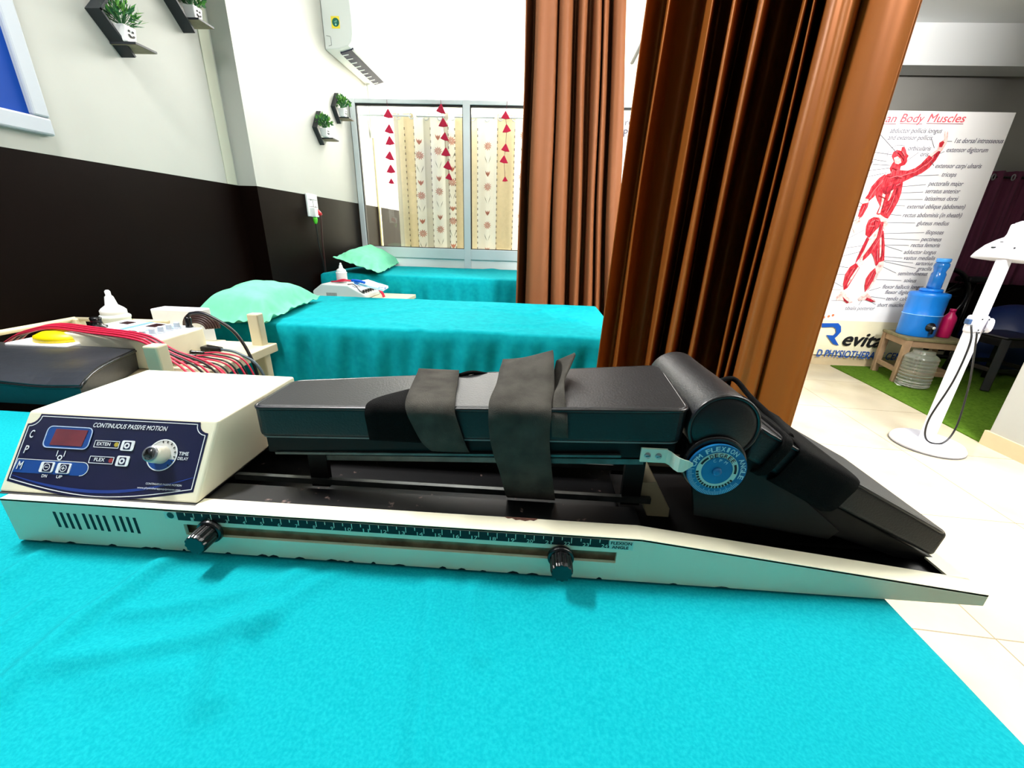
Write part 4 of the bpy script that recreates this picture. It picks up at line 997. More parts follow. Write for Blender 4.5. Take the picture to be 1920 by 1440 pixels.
def console(name, A, B_, C_, D_, zb, label, knobs=True):
    """top corners: near-right, far-right, far-left, near-left"""
    pass
A, B_, C_, D_ = az(286, 641, .757), az(374, 613, .757), az(236, 598, .772), az(132, 634, .772)
D_ = Vector((C_.x, A.y, .772)); C_ = Vector((C_.x, B_.y, .772)); B_ = Vector((A.x-.005, B_.y, .757))
cn = thing('stimulator_console', ((A.x+D_.x)/2, (A.y+B_.y)/2, tz_), 'white electrotherapy console with grey knobs on the cream trolley', 'console')
b = MB(); dn = lambda p: Vector((p.x, p.y, tz_+.001)); b.hexa([dn(D_), dn(A), dn(B_), dn(C_), D_, A, B_, C_]); b.build('casing', cream_metal, cn, bevel=.006, bseg=3)
un = (A-D_).cross(B_-A).normalized()
if un.z < 0: un = -un
T = lambda u, v, l=0.0: (D_*(1-u)+A*u)*(1-v)+(C_*(1-u)+B_*u)*v+un*l
b = MB(); b.m(0).poly([T(.05, .04, .0006), T(.93, .04, .0006), T(.93, .96, .0006), T(.05, .96, .0006)])
b.m(1).poly([T(.34, .04, .0012), T(.40, .04, .0012), T(.40, .96, .0012), T(.34, .96, .0012)]); b.poly([T(.60, .42, .0012), T(.63, .42, .0012), T(.63, .56, .0012), T(.60, .56, .0012)])
b.m(2)
for u, v, su, sv in ((.18, .25, .05, .05), (.18, .78, .06, .08), (.52, .30, .05, .10), (.52, .80, .06, .11)): b.poly([T(u-su, v-sv, .0014), T(u+su, v-sv, .0014), T(u+su, v+sv, .0014), T(u-su, v+sv, .0014)])
b.m(3).poly([T(.70, .70, .0014), T(.78, .70, .0014), T(.78, .92, .0014), T(.70, .92, .0014)])
for k in range(5): b.poly([T(.68, .12+k*.14, .0013), T(.69, .12+k*.14, .0013), T(.69, .20+k*.14, .0013), T(.68, .20+k*.14, .0013)])
b.build('control_panel', [mat('panel_white_film', (238, 243, 250), .3), mat('panel_blue_line', (120, 170, 236), .4), mat('dark_display', (44, 14, 20), .3), mat('pale_teal_print', (150, 226, 220), .4)], cn)
for k in range(5):
    c = T(.80, .16+k*.155, .001)
    MB().lathe([(.0105, 0), (.0105, .002), (.0078, .003), (.0070, .016), (.0060, .0168)], c, un, 20).build('control_knob', mat('grey_knob', (188, 198, 210), .35), cn, smooth=False)
MB().lathe([(.022, 0), (.022, .003), (.014, .006), (.012, .018), (.013, .026), (.010, .028)], T(.10, .40, .001), un, 26).build('probe_socket', plastic_black, cn, smooth=True)
MB().lathe([(.010, 0), (.009, .004), (.0075, .006), (.008, .026), (.007, .030)], T(.88, .90, .001), un, 18).build('lead_connector', plastic_black, cn, smooth=True)
# plugs along the right flank with their leads
def lead(pts, r, m_, label, grp='cables on the trolley console'):
    o = MB().tube(spline(pts, 8), r, 7).build('lead_wire', m_, smooth=True); return tag(o, label, 'cable', grp)
ry = [A.y+.012+k*.030 for k in range(4)]
for k, y in enumerate(ry):
    z = tz_+.022
    MB().lathe([(.0060, 0), (.0075, .002), (.0060, .006), (.0052, .034), (.0040, .038)], (A.x+.004, y, z), (1, .12, -.05), 14).build('jack_plug', plastic_black, cn, smooth=True)
y = A.y+.145; b = MB().hexa([(A.x+.004, y-.010, tz_+.012), (A.x+.06, y-.004, tz_+.012), (A.x+.06, y+.016, tz_+.012), (A.x+.004, y+.022, tz_+.012), (A.x+.004, y-.010, tz_+.030), (A.x+.06, y-.002, tz_+.026), (A.x+.06, y+.014, tz_+.026), (A.x+.004, y+.022, tz_+.030)])
b.build('multi_pin_plug', plastic_black, cn, bevel=.004)
nm = ['nearest', 'second', 'third', 'farthest']
for k, y in enumerate(ry):
    x0 = A.x+.040; z = tz_+.020
    tw = thing('twin_lead', (x0, y, z-.25), 'red and black twin lead from the %s jack plug, drooping over trolley edge' % nm[k], 'cable', 'twin leads on the console plugs')
    MB().tube(spline([(x0, y+.005, z), (x0+.045, y+.012, z+.0), (x0+.112, y+.012, z-.020), (x0+.140, y+.012, z-.11), (x0+.135, y+.02, z-.25)], 8), .0026, 7).build('red_wire', wire_red, tw, smooth=True)
    MB().tube(spline([(x0, y+.002, z-.002), (x0+.04, y+.004, z-.004), (x0+.108, y-.002, z-.022), (x0+.132, y-.004, z-.11), (x0+.132, y+.0, z-.25)], 8), .0024, 7).build('black_wire', wire_blk, tw, smooth=True)
c = T(.88, .90, .030)
lead([c, c+Vector((.012, .004, .012)), c+Vector((.06, .006, .008)), c+Vector((.14, .0, -.045)), c+Vector((.185, -.01, -.15)), c+Vector((.19, -.015, -.30))], .0048, wire_blk, 'thick black cable arching from the connector on top of the console')
lead([(A.x+.058, A.y+.150, tz_+.02), (A.x+.11, A.y+.15, tz_+.01), (A.x+.17, A.y+.145, tz_-.03), (A.x+.20, A.y+.14, tz_-.14), (A.x+.20, A.y+.14, tz_-.28)], .0042, wire_grey, 'grey cable from the large flat plug on the console')
# bundle of electrode leads lying across the console front
bun = [('red', 0, 0), ('red', .008, .004), ('black', .016, 0), ('red', .022, .005), ('black', .030, .002), ('red', .036, .006)]
for i, (c_, dy, dz_) in enumerate(bun):
    y = A.y-.012+dy*.8
    pts = [(-1.46, A.y+.035+dy, .725), (-1.40, A.y+.030+dy, .752+dz_), (-1.29, y+.030, .776+dz_), (-1.16, y+.012, .774+dz_), (A.x-.02, y-.006, .765+dz_), (A.x+.05, y-.022+dy*.3, .735), (A.x+.12+dy*.6, y-.036+dy, .690), (A.x+.165+dy*1.2, y-.055+dy, .60), (A.x+.17+dy, y-.055+dy, .46)]
    lead(pts, .0030, wire_red if c_ == 'red' else wire_blk, '%s electrode lead in the bundle crossing the console, strand %s' % (c_, ['nearest', 'second', 'third', 'fourth', 'fifth', 'farthest'][i]+' from the camera'))
for k in range(2):
    p = az(288+k*14, 683+k*6, .66); q = p+Vector((.075, -.02, -.045))
    o = MB().tube([p, p+(q-p)*.5, q], [.002, .0085, .004], 8).build('electrode_clip', mat('clear_clip_plastic', (214, 216, 210), .3), smooth=True)
    tag(o, '%s translucent electrode clip hanging beside the trolley post' % ['upper', 'lower'][k], 'clip', 'electrode clips')
# bottle, lid, box, disc on the trolley
def dropper(c, s, label, m_, hs=1.0):
    t = thing('gel_bottle', c, label, 'bottle', 'white gel bottles'); SC = lambda pr: [(r, h*hs) for r, h in pr]
    MB().lathe(SC([(.0001, 0), (.036*s, 0), (.039*s, .004*s), (.039*s, .062*s), (.041*s, .066*s), (.041*s, .070*s), (.036*s, .074*s)]), c, (0, 0, 1), 26).build('bottle_body', m_, t, smooth=True)
    MB().lathe(SC([(.034*s, .072*s), (.034*s, .086*s), (.028*s, .092*s), (.016*s, .100*s), (.011*s, .122*s), (.007*s, .126*s), (.0075*s, .136*s), (.004*s, .140*s), (.0001, .140*s)]), c, (0, 0, 1), 24).build('nozzle_cap', pot_white, t, smooth=True)
    return t
p = az(226, 603, .757); q = Vector((-1.375, 1.225, tz_))
bx = ax(222, 595, -1.36); dropper((-1.36, 1.235, tz_+.001), .98, 'milky squeeze bottle with pointed cap beside the console on the near trolley', bottle_w, 1.2)
p = az(80, 637, .757)
b = MB(); b.lathe([(.0001, .024), (.036, .022), (.056, .013), (.060, 0), (.0001, 0)], (p.x, p.y+.035, .748), (0, 0, 1), 30, squash=.62, ref=(1, 0, 0)); tag(b.build('yellow_lid', yellow, smooth=True), 'yellow rounded lid lying behind the black bag', 'lid')
b = MB().box((p.x-.10, p.y-.01, tz_+.001), (p.x+.07, p.y+.085, .747)); tag(b.build('white_tray', paper, bevel=.004), 'low white tray under the yellow lid on the trolley', 'tray')
b = MB(); pa = az(279, 604, .735); 
b.box((pa.x-.01, 1.30, tz_-.02), (pa.x+.155, 1.36, .775)); o = b.build('paper_box', paper, bevel=.004); tag(o, 'plain white box between the console and the green pillow', 'box')
MB().box((pa.x-.03, 1.262, tz_-.045), (pa.x+.18, 1.37, tz_-.0205)).build('rear_ledge', cream_post, tr, bevel=.002)
b = MB(); 
for k in range(6): b.tube([(-1.115+(.062-.006*k)*math.cos(a), 1.285-.004*k, .722+(.052-.006*k)*math.sin(a)) for a in [math.pi*q/20 for q in range(21)]], .004, 6)
tag(b.build('coiled_lead', mat('dark_maroon_cable', (52, 28, 26), .5), smooth=True), 'dark coiled cable standing against the white box', 'cable')

# black bag standing behind the foreground couch
bag = thing('black_bag', (-1.22, .86, .679), 'black leatherette bag lying on the trolley behind the cream control box', 'bag')
def bagtop(x, y): return .742+.006*nz(x*7, y*9)-.014*abs((y-.866)/.134)**4
rows = []
for j in range(13):
    y = .732+(1.000-.732)*j/12; row = []
    for i in range(31):
        x = -1.50+(-.932+1.50-.125*(j/12))*i/30; row.append((x, y, bagtop(x, y)))
    rows.append(row)
b = MB(); b.grid(rows)
bot = [[(x+(.006 if i == 0 else -.006 if i == 30 else 0), y, .680) for i, (x, y, z) in enumerate(r)] for r in rows]
b.grid(bot, flip=True)
e1 = rows[0]+[r[-1] for r in rows[1:]]+rows[-1][-2::-1]+[r[0] for r in rows[-2:0:-1]]; e2 = bot[0]+[r[-1] for r in bot[1:]]+bot[-1][-2::-1]+[r[0] for r in bot[-2:0:-1]]
b.grid([e1+[e1[0]], e2+[e2[0]]])
b.build('bag_body', mat('bag_leatherette', (34, 38, 44), .42, bump=.3, bscale=30, var=.15, vscale=10), bag, smooth=False, weld=True)
MB().tube([(p[0], p[1], p[2]-.006) for p in rows[0]]+[(r[-1][0], r[-1][1], r[-1][2]-.006) for r in rows[1:]], .0035, 6).build('bag_piping', mat('glossy_bag_piping', (28, 32, 34), .2), bag, smooth=True)

# ------------------------------------------------------------------ second stimulator on its table between the far couches
tb = thing('side_table', (-1.1, 2.57, 0), 'small table between the middle and farthest couches under the white stimulator', 'table')
MB().box((-1.42, 2.40, .62), (-.80, 2.74, .645)).build('table_top', cream_post, tb, bevel=.003)
for x in (-1.39, -.83):
    for y in (2.42, 2.72): MB().box((x-.014, y-.014, 0), (x+.014, y+.014, .62)).build('leg', cream_post, tb)
def M2(u, v, y): return ay(u, v, y)
yn = 2.43
s0 = [M2(586, 545, yn), M2(602, 532, yn), M2(652, 535.5, yn), M2(678, 556, yn)]
prof = [(s0[0].x, .646), (s0[0].x, s0[0].z), (s0[1].x, s0[1].z), (s0[2].x, s0[2].z), (s0[3].x+.02, max(.672, s0[3].z-.03)), (s0[3].x+.02, .646)]
st = thing('stimulator_unit', ((s0[0].x+s0[3].x)/2, 2.55, .646), 'white stimulator with sloping panel between the middle and farthest couches', 'console')
MB().prism([(x, yn, z) for x, z in prof], (0, .25, 0)).build('casing', ac_white, st, bevel=.008, bseg=3)
p, q = Vector((prof[3][0], yn, prof[3][1])), Vector((prof[4][0], yn, prof[4][1])); sn = Vector((-(q-p).z, 0, (q-p).x)).normalized()
if sn.z < 0: sn = -sn
S = lambda u, v, l=.001: p*(1-u)+q*u+Vector((0, .25*v, 0))+sn*l
b = MB(); b.m(0).poly([S(.05, .05), S(.62, .05), S(.62, .95), S(.05, .95)]); b.m(1).poly([S(.62, .05), S(.66, .05), S(.66, .95), S(.62, .95)])
for k in range(6): b.m(2).poly([S(.12+.03*(k % 3), .12+.13*k, .002), S(.32, .12+.13*k, .002), S(.32, .16+.13*k, .002), S(.12+.03*(k % 3), .16+.13*k, .002)])
b.build('control_panel', [mat('grey_panel_film', (206, 214, 220), .4), print_black, print_grey], st)
for k in range(6): MB().lathe([(.010, 0), (.010, .004), (.007, .006), (.006, .016)], S(.80, .10+.15*k), sn, 14).build('control_knob', plastic_black, st)
b = MB(); v0 = M2(612, 551, yn-.001)
for k in range(12): b.box((v0.x+k*.0055, yn-.001, v0.z-.02), (v0.x+k*.0055+.003, yn, v0.z+.008))
b.build('vent_grille', mat('grey_vent', (120, 124, 122), .5), st)
bq = M2(642, 528, 2.56); dropper((bq.x, 2.56, s0[1].z+.001), .82, 'small white gel bottle on the far stimulator', pot_white)
zt2 = s0[1].z
for k in range(3):
    o = MB().tube(spline([(s0[1].x+.02+.01*k, 2.52, zt2+.004), (s0[1].x+.10, 2.49+.012*k, zt2+.012+.004*k), (s0[2].x-.02, 2.50+.01*k, zt2+.014), (s0[2].x+.08, 2.53+.01*k, zt2+.004), (s0[3].x+.07, 2.55+.012*k, s0[3].z+.02), (s0[3].x+.10, 2.56+.012*k, s0[3].z-.06)], 8), .0042, 6).build('lead_wire', wire_red, smooth=True)
    tag(o, 'red lead draped over the far stimulator, %s of three strands' % ['nearest', 'middle', 'farthest'][k], 'cable', 'red leads on the far stimulator')
b = MB().tube(spline([S(-.02, .0, .006), S(.12, .18, .010), S(.5, .10, .006), S(.78, .02, .006)], 6), .0026, 6); tag(b.build('lead_wire', wire_blk, smooth=True), 'thin black lead on the sloping panel of the far stimulator', 'cable')
pb0 = az(705, 532, .76)
b = MB(); b.hexa([(-.99, 2.62, .70), (-.80, 2.58, .665), (-.74, 2.70, .665), (-.93, 2.74, .70), (-.99, 2.62, .765), (-.80, 2.58, .715), (-.74, 2.70, .715), (-.93, 2.74, .765)])
b = MB(); q0 = [az(662, 528, .772), az(718, 542, .735), az(728, 536, .735), az(690, 524, .772)]; b.prism(q0, (0, 0, -.012)); o = b.build('instruction_card', [mat('white_blue_card', (232, 240, 250), .5, rgb2=(70, 120, 200), vscale=22, thresh=(.62, .66))]); tag(o, 'white and blue printed card leaning beside the far stimulator', 'card')
b = MB().tube(spline([az(660, 526, .775), az(672, 527, .776), az(684, 530, .77)], 5), [.008]*11, 8); tag(b.build('blue_probe', mat('blue_probe_plastic', (20, 96, 220), .3), smooth=True), 'blue probe handle lying on the far stimulator card', 'probe')

# ------------------------------------------------------------------ right side: turf, banner, stools, jugs, lamp
pts = [(2.735, 3.69), (2.70, 3.2), (2.655, 2.75), (2.60, 2.216), (5.2, 2.216), (5.2, 4.2), (3.48, 4.2), (3.48, 3.72)]
b = MB().prism([(x, y, .0005) for x, y in pts], (0, 0, .007)); o = b.build('artificial_turf', green_carpet); tag(o, 'bright green artificial turf mat on the cream tiles', 'mat')
YB = 3.728
ban = thing('anatomy_banner', (2.8, YB, .09), 'tall white muscle chart banner behind the blue water jug', 'banner')
zbot, ztop = .095, 2.0
rows = []
for k in range(13):
    z = zbot+(ztop-zbot)*k/12; rows.append([(1.9+(3.505-1.9)*i/40, YB-.004-(.006*max(0, 1-(z-zbot)/.5)*(1+math.sin(i*.55))), z) for i in range(41)])
zc = ay(1600, 588, YB).z
b = MB(); 
for k in range(12):
    b.m(1 if rows[k+1][0][2] <= zc+.05 else 0); b.grid([rows[k], rows[k+1]])
b.build('flex_sheet', [banner_w, banner_c], ban, solid=.0012)
YT = YB-.0062
def bp(u, v, l=0.0): return ay(u, v, YT-l)
def on_banner(b, t, u0, u1, v, cap, bold=0.0, shear=.22, v1=None):
    put_text(b, t, bp(u0, v), bp(u1, v1 if v1 is not None else v+.0), (0, 0, 1), (0, 0, 0), bold=bold, shear=shear, cap=cap)
b = MB()
ttl = [('Hu', 1616, 1641), ('man', 1643, 1679), ('Body', 1687, 1731), ('Muscles', 1738, 1808)]
for t, u0, u1 in ttl: b = MB(); on_banner(b, t, u0, u1, 229, .056, bold=.006, v1=229.5); b.build('title_lettering', title_red, ban)
b = MB(); 
for u0, u1 in ((1616, 1680), (1687, 1729), (1737, 1806)): b.beam(bp(u0, 231.5), bp(u1, 232.5), .004, .0004, up=(0, -1, 0))
b.build('title_underline', mat('maroon_print', (150, 60, 70), .6), ban)
labels = [('abductor pollicis longus', 1668, 1765, 249), ('and extensor pollicis', 1664, 1747, 262), ('orbicularis', 1702, 1744, 282), ('oris', 1725, 1740, 293), ('1st dorsal introsseous', 1789, 1880, 268), ('extensor digitorum', 1774, 1851, 285),
    ('extensor carpi ulnaris', 1753, 1839, 315), ('triceps', 1765, 1792, 331), ('pectoralis major', 1740, 1805, 348), ('serratus anterior', 1734, 1799, 362), ('latissimus dorsi', 1733, 1795, 376), ('external oblique (abdomen)', 1700, 1808, 391), ('rectus abdominis (in sheath)', 1692, 1802, 407),
    ('gluteus medius', 1718, 1778, 422), ('iliopsoas', 1735, 1768, 439), ('pectineus', 1726, 1764, 452), ('rectus femoris', 1707, 1761, 463), ('adductor longus', 1694, 1754, 476), ('vastus medialis', 1694, 1752, 487), ('sartorius', 1716, 1748, 497), ('gracilis', 1719, 1746, 507), ('semitendinosus', 1683, 1738, 516), ('soleus', 1694, 1717, 529),
    ('flexor hallucis longus', 1654, 1730, 541), ('flexor digitorum', 1659, 1720, 551), ('tendo calcaneus', 1661, 1722, 563), ('short muscles of foot', 1644, 1720, 575), ('tibialis posterior', 1584, 1639, 581), ('oid', 1622, 1635, 309), ('oid', 1614, 1624, 322), ('aris', 1592, 1606, 374), ('r', 1643, 1647, 247)]
b = MB()
for t, u0, u1, v in labels: on_banner(b, t, u0, u1, v, .033, bold=.006, v1=v+.6)
b.build('chart_lettering', print_grey, ban)
lines = [(1785, 265, 1774, 265), (1771, 284, 1762, 288), (1751, 311, 1746, 302), (1760, 328, 1712, 330), (1736, 346, 1690, 350), (1731, 360, 1685, 362), (1730, 374, 1655, 374), (1697, 386, 1665, 385), (1690, 404, 1668, 402), (1716, 418, 1655, 417), (1733, 436, 1657, 438), (1724, 450, 1656, 447), (1704, 460, 1657, 459), (1692, 471, 1657, 460), (1692, 484, 1656, 481), (1712, 493, 1656, 488), (1717, 503, 1656, 490), (1680, 512, 1655, 500), (1690, 526, 1643, 524), (1651, 539, 1630, 545), (1660, 560, 1625, 555), (1610, 572, 1618, 560), (1642, 571, 1625, 562),
    (1606, 375, 1620, 385), (1598, 386, 1618, 388), (1595, 397, 1612, 393), (1588, 420, 1606, 412), (1584, 450, 1621, 431), (1579, 466, 1629, 459), (1574, 482, 1612, 472), (1572, 499, 1591, 502), (1569, 514, 1585, 515), (1564, 529, 1580, 538), (1560, 543, 1577, 543), (1557, 564, 1569, 563), (1647, 248, 1682, 287), (1623, 283, 1673, 290), (1621, 296, 1663, 303), (1636, 308, 1669, 310), (1626, 320, 1668, 315), (1612, 334, 1663, 324), (1722, 286, 1700, 302), (1747, 261, 1752, 278)]
b = MB()
for u0, v0, u1, v1 in lines: b.beam(bp(u0, v0, .0012), bp(u1, v1, .0012), .0034, .0004, up=(0, -1, 0))
b.build('leader_line', mat('line_grey_print', (96, 92, 104), .7), ban)
# printed muscle figure
figs = [
 (0, [(1672, 293), (1675, 285), (1682, 281), (1690, 283), (1691, 276), (1696, 275), (1699, 282), (1700, 288), (1704, 292), (1701, 297), (1701, 303), (1697, 309), (1689, 312), (1687, 322), (1671, 324), (1668, 316), (1672, 308), (1676, 303), (1674, 298)]),
 (2, [(1676, 296), (1683, 293), (1689, 298), (1690, 305), (1684, 308), (1678, 306)]),
 (0, [(1662, 333), (1672, 322), (1688, 319), (1702, 320), (1716, 315), (1727, 307), (1742, 291), (1758, 281), (1765, 283), (1755, 300), (1742, 315), (1728, 325), (1710, 333), (1692, 342), (1672, 344)]),
 (2, [(1742, 291), (1757, 280), (1760, 270), (1762, 266), (1770, 262), (1771, 247), (1773, 246), (1774, 256), (1776, 246), (1778, 247), (1777, 262), (1774, 270), (1766, 283), (1758, 289), (1750, 297)]),
 (1, [(1752, 289), (1760, 283), (1764, 284), (1757, 294), (1748, 300)]), (0, [(1761, 268), (1768, 264), (1771, 267), (1766, 276), (1761, 276)]),
 (0, [(1640, 362), (1645, 345), (1656, 333), (1664, 326), (1690, 322), (1693, 344), (1690, 362), (1684, 378), (1674, 396), (1665, 410), (1652, 406), (1643, 401), (1650, 386), (1645, 376)]),
 (1, [(1652, 352), (1668, 349), (1686, 340), (1690, 346), (1672, 362), (1656, 366)]), (2, [(1655, 362), (1660, 365), (1655, 384), (1650, 400), (1646, 400), (1652, 384)]), (2, [(1671, 358), (1676, 355), (1668, 374), (1664, 378)]),
 (0, [(1660, 326), (1648, 334), (1634, 350), (1628, 364), (1620, 374), (1626, 380), (1640, 368), (1646, 352), (1664, 340)]),
 (2, [(1620, 371), (1629, 374), (1627, 384), (1619, 388), (1616, 382)]),
 (0, [(1617, 382), (1628, 380), (1630, 376), (1627, 388), (1618, 404), (1612, 412), (1608, 408), (1612, 394)]),
 (2, [(1608, 406), (1616, 408), (1611, 420), (1609, 428), (1605, 428), (1606, 436), (1602, 438), (1599, 430), (1597, 424), (1602, 416)]),
 (2, [(1640, 405), (1650, 402), (1662, 410), (1665, 420), (1660, 432), (1654, 424), (1648, 412)]),
 (0, [(1624, 424), (1629, 412), (1638, 407), (1648, 408), (1652, 416), (1648, 426), (1638, 436), (1630, 446), (1623, 440)]),
 (0, [(1652, 416), (1657, 416), (1655, 434), (1650, 452), (1638, 470), (1624, 484), (1617, 490), (1619, 480), (1632, 462), (1644, 444)]),
 (2, [(1640, 434), (1649, 430), (1646, 442), (1632, 462), (1620, 478), (1612, 490), (1612, 482), (1622, 464), (1630, 448)]),
 (1, [(1626, 444), (1630, 448), (1620, 470), (1612, 484), (1604, 494), (1606, 486), (1614, 468)]),
 (2, [(1608, 492), (1617, 488), (1622, 490), (1615, 498), (1608, 500)]),
 (0, [(1605, 493), (1610, 500), (1612, 502), (1600, 522), (1589, 540), (1582, 544), (1581, 532), (1585, 514), (1594, 500)]), (2, [(1609, 500), (1611, 502), (1596, 526), (1588, 536), (1594, 522)]),
 (2, [(1577, 546), (1585, 546), (1588, 556), (1596, 563), (1599, 567), (1588, 569), (1580, 563), (1569, 563), (1568, 557)]), (1, [(1580, 556), (1586, 562), (1592, 567), (1588, 569), (1582, 564)]),
 (0, [(1652, 436), (1657, 432), (1659, 460), (1658, 488), (1652, 492), (1648, 496), (1642, 498), (1638, 482), (1634, 474), (1646, 458)]), (1, [(1640, 470), (1646, 460), (1648, 480), (1648, 496), (1643, 498)]), (2, [(1650, 445), (1653, 445), (1652, 480), (1649, 484)]),
 (2, [(1648, 492), (1657, 489), (1657, 498), (1652, 508), (1642, 515), (1641, 504)]),
 (0, [(1641, 502), (1643, 512), (1638, 524), (1628, 540), (1622, 548), (1621, 536), (1624, 522), (1632, 510)]), (2, [(1649, 508), (1652, 506), (1642, 526), (1632, 540), (1626, 546), (1632, 534)]),
 (2, [(1618, 552), (1626, 548), (1632, 556), (1640, 562), (1642, 566), (1633, 566), (1622, 562), (1611, 564), (1608, 560)]), (1, [(1626, 558), (1634, 561), (1641, 566), (1633, 566), (1622, 562)])]
b = MB(); 
for i, (mi, pl_) in enumerate(figs): b.m(mi).poly([bp(u, v, .0008+.00025*i) for u, v in pl_])
streaks = [(1, [(1668, 340), (1700, 328), (1730, 314), (1752, 294)]), (2, [(1690, 330), (1716, 322), (1740, 306)]), (1, [(1720, 318), (1744, 297), (1758, 285)]), (2, [(1735, 311), (1750, 296)]), (1, [(1664, 330), (1690, 334)]), (2, [(1668, 334), (1682, 330), (1692, 332)]),
 (1, [(1648, 366), (1660, 372), (1654, 392)]), (1, [(1684, 352), (1678, 372), (1668, 394)]), (2, [(1678, 366), (1671, 384), (1662, 400)]), (1, [(1660, 380), (1674, 372)]), (1, [(1658, 388), (1671, 381)]), (1, [(1656, 396), (1667, 390)]), (2, [(1680, 348), (1688, 344)]),
 (1, [(1650, 338), (1638, 354), (1628, 368)]), (2, [(1656, 338), (1640, 356), (1630, 372)]), (1, [(1624, 384), (1618, 398), (1611, 410)]), (2, [(1621, 386), (1614, 402)]), (2, [(1632, 418), (1642, 412), (1648, 414)]), (2, [(1628, 424), (1640, 424)]), (1, [(1642, 410), (1640, 424), (1632, 440)]), (1, [(1652, 420), (1644, 448), (1628, 474)]), (2, [(1655, 424), (1650, 446), (1636, 468)]),
 (1, [(1606, 500), (1594, 520), (1584, 540)]), (2, [(1602, 502), (1590, 522)]), (1, [(1598, 504), (1588, 518), (1583, 534)]), (1, [(1655, 440), (1655, 470), (1652, 488)]), (2, [(1646, 466), (1645, 490)]), (1, [(1640, 508), (1632, 524), (1624, 542)]), (2, [(1636, 512), (1628, 528)]), (1, [(1684, 284), (1690, 290), (1697, 300)]), (2, [(1692, 284), (1697, 292)]), (1, [(1674, 314), (1684, 318)]), (2, [(1674, 318), (1670, 326)])]
for i, (mi, pl_) in enumerate(streaks):
    b.m(3 if mi == 2 else mi)
    for p, q in zip(pl_[:-1], pl_[1:]): b.beam(bp(*p, .0095+.0001*i), bp(*q, .0095+.0001*i), .0055, .0004, up=(0, -1, 0))
b.build('muscle_figure', [flesh_red, flesh_dk, flesh_pale, flesh_light], ban)
b = MB(); b.tube([bp(1663+24*(1-math.cos(a))-.0, 296-24*math.sin(a), .001) for a in [math.pi*k/14*.62 for k in range(15)]], .0014, 4); b.build('head_outline', mat('line_grey_print', (96, 92, 104), .7), ban)
# lower lettering of the banner
b = MB(); b.m(0)
Rp = [(1540, 606), (1572, 606), (1577, 612), (1577, 622), (1570, 630), (1565, 634), (1573, 648), (1562, 645), (1549, 628), (1562, 629), (1568, 623), (1567, 616), (1562, 613), (1541, 614)]
b.poly([bp(u, v, .0125) for u, v in Rp]); b.build('logo_letter', logo_blue, ban)
b = MB(); put_text(b, 'evital', bp(1579, 647, .0125), bp(1663, 652, .0125), (0, 0, 1), (0, 0, 0), bold=.035, shear=.25, cap=.125); b.build('logo_lettering', print_black, ban)
b = MB(); put_text(b, 'D PHYSIOTHERAPY CENTRE', bp(1530, 668, .0125), bp(1712, 677, .0125), (0, 0, 1), (0, 0, 0), bold=.012, shear=.12, cap=.068); b.build('clinic_lettering', logo_blue, ban)
b = MB()
for u, v in ((1545, 595), (1554, 593), (1562, 591)): b.disc(bp(u, v, .006), .011, (0, -1, 0), 16)
b.build('orange_dots', orange, ban)

# wooden stool
ws = thing('wooden_stool', (3.18, 3.42, .008), 'weathered wooden stool carrying the blue water jug', 'stool')
L0, L1 = az(1638, 694, .008), az(1666, 710, .008); e = (L1-L0); e.z = 0; wd_ = .36; e.normalize(); f_ = Vector((-e.y, e.x, 0))
if f_.x < 0: f_ = -f_
c0 = Vector((L0.x, L0.y, 0)); cs = [c0, c0+e*wd_*.86, c0+e*wd_*.86+f_*.36, c0+f_*.36]; hz = .372
for p in cs: MB().beam((p.x, p.y, .008), (p.x, p.y, hz-.02), .042, .042, up=e).build('leg', wood_old, ws, bevel=.003)
b = MB()
for p, q in zip(cs, cs[1:]+cs[:1]): b.beam((p.x, p.y, hz-.045), (q.x, q.y, hz-.045), .024, .05)
b.build('apron', wood_old, ws, bevel=.002)
b = MB()
for p, q in ((cs[0], cs[1]), (cs[1], cs[2]), (cs[3], cs[2])): b.beam((p.x, p.y, .10), (q.x, q.y, .10), .022, .035)
b.build('stretcher', wood_old, ws, bevel=.002)
g = .035; m0 = sum(cs, Vector())/4
ex = [p+(p-m0).normalized()*g for p in cs]
MB().prism([(p.x, p.y, hz-.02) for p in ex], (0, 0, .022)).build('seat_board', mat('mossy_wood', (112, 104, 70), .85, var=.25, vscale=20, bump=.2, bscale=60), ws, bevel=.004)
jc = m0+f_*(-.075)
jz = hz+.003
jg = thing('water_jug', (jc.x, jc.y, jz), 'blue insulated water jug with tap on the wooden stool', 'jug')
MB().lathe([(r_*.80, h_) for r_, h_ in [(.0001, 0), (.140, 0), (.147, .008), (.149, .16), (.152, .165), (.152, .171), (.149, .176), (.150, .30), (.154, .305), (.154, .322), (.150, .335), (.10, .343), (.0001, .343)]], (jc.x, jc.y, jz), (0, 0, 1), 40).build('jug_body', jug_blue, jg, smooth=True, bevel=.001)
MB().lathe([(.070, .343), (.070, .362), (.064, .368), (.0001, .368)], (jc.x, jc.y, jz), (0, 0, 1), 30).build('jug_lid', jug_blue, jg, smooth=True)
MB().lathe([(.1248, .168), (.1224, .172), (.120, .168)], (jc.x, jc.y, jz), (0, 0, 1), 40).build('rim_line', mat('pale_blue_line', (150, 210, 250), .4), jg, smooth=True)
td = (Vector((0, 0, 0))-Vector((jc.x, jc.y, 0))).normalized(); td = Matrix.Rotation(math.radians(38), 3, 'Z') @ td
tp_ = Vector((jc.x, jc.y, jz+.085))+td*.118
MB().lathe([(.034, 0), (.034, .004), (.022, .010), (.020, .03), (.012, .034)], tp_, td, 22).build('tap', plastic_black, jg, smooth=True)
MB().lathe([(.011, .033), (.010, .040), (.0001, .040)], tp_, td, 14).build('tap_button', ac_white, jg, smooth=True)
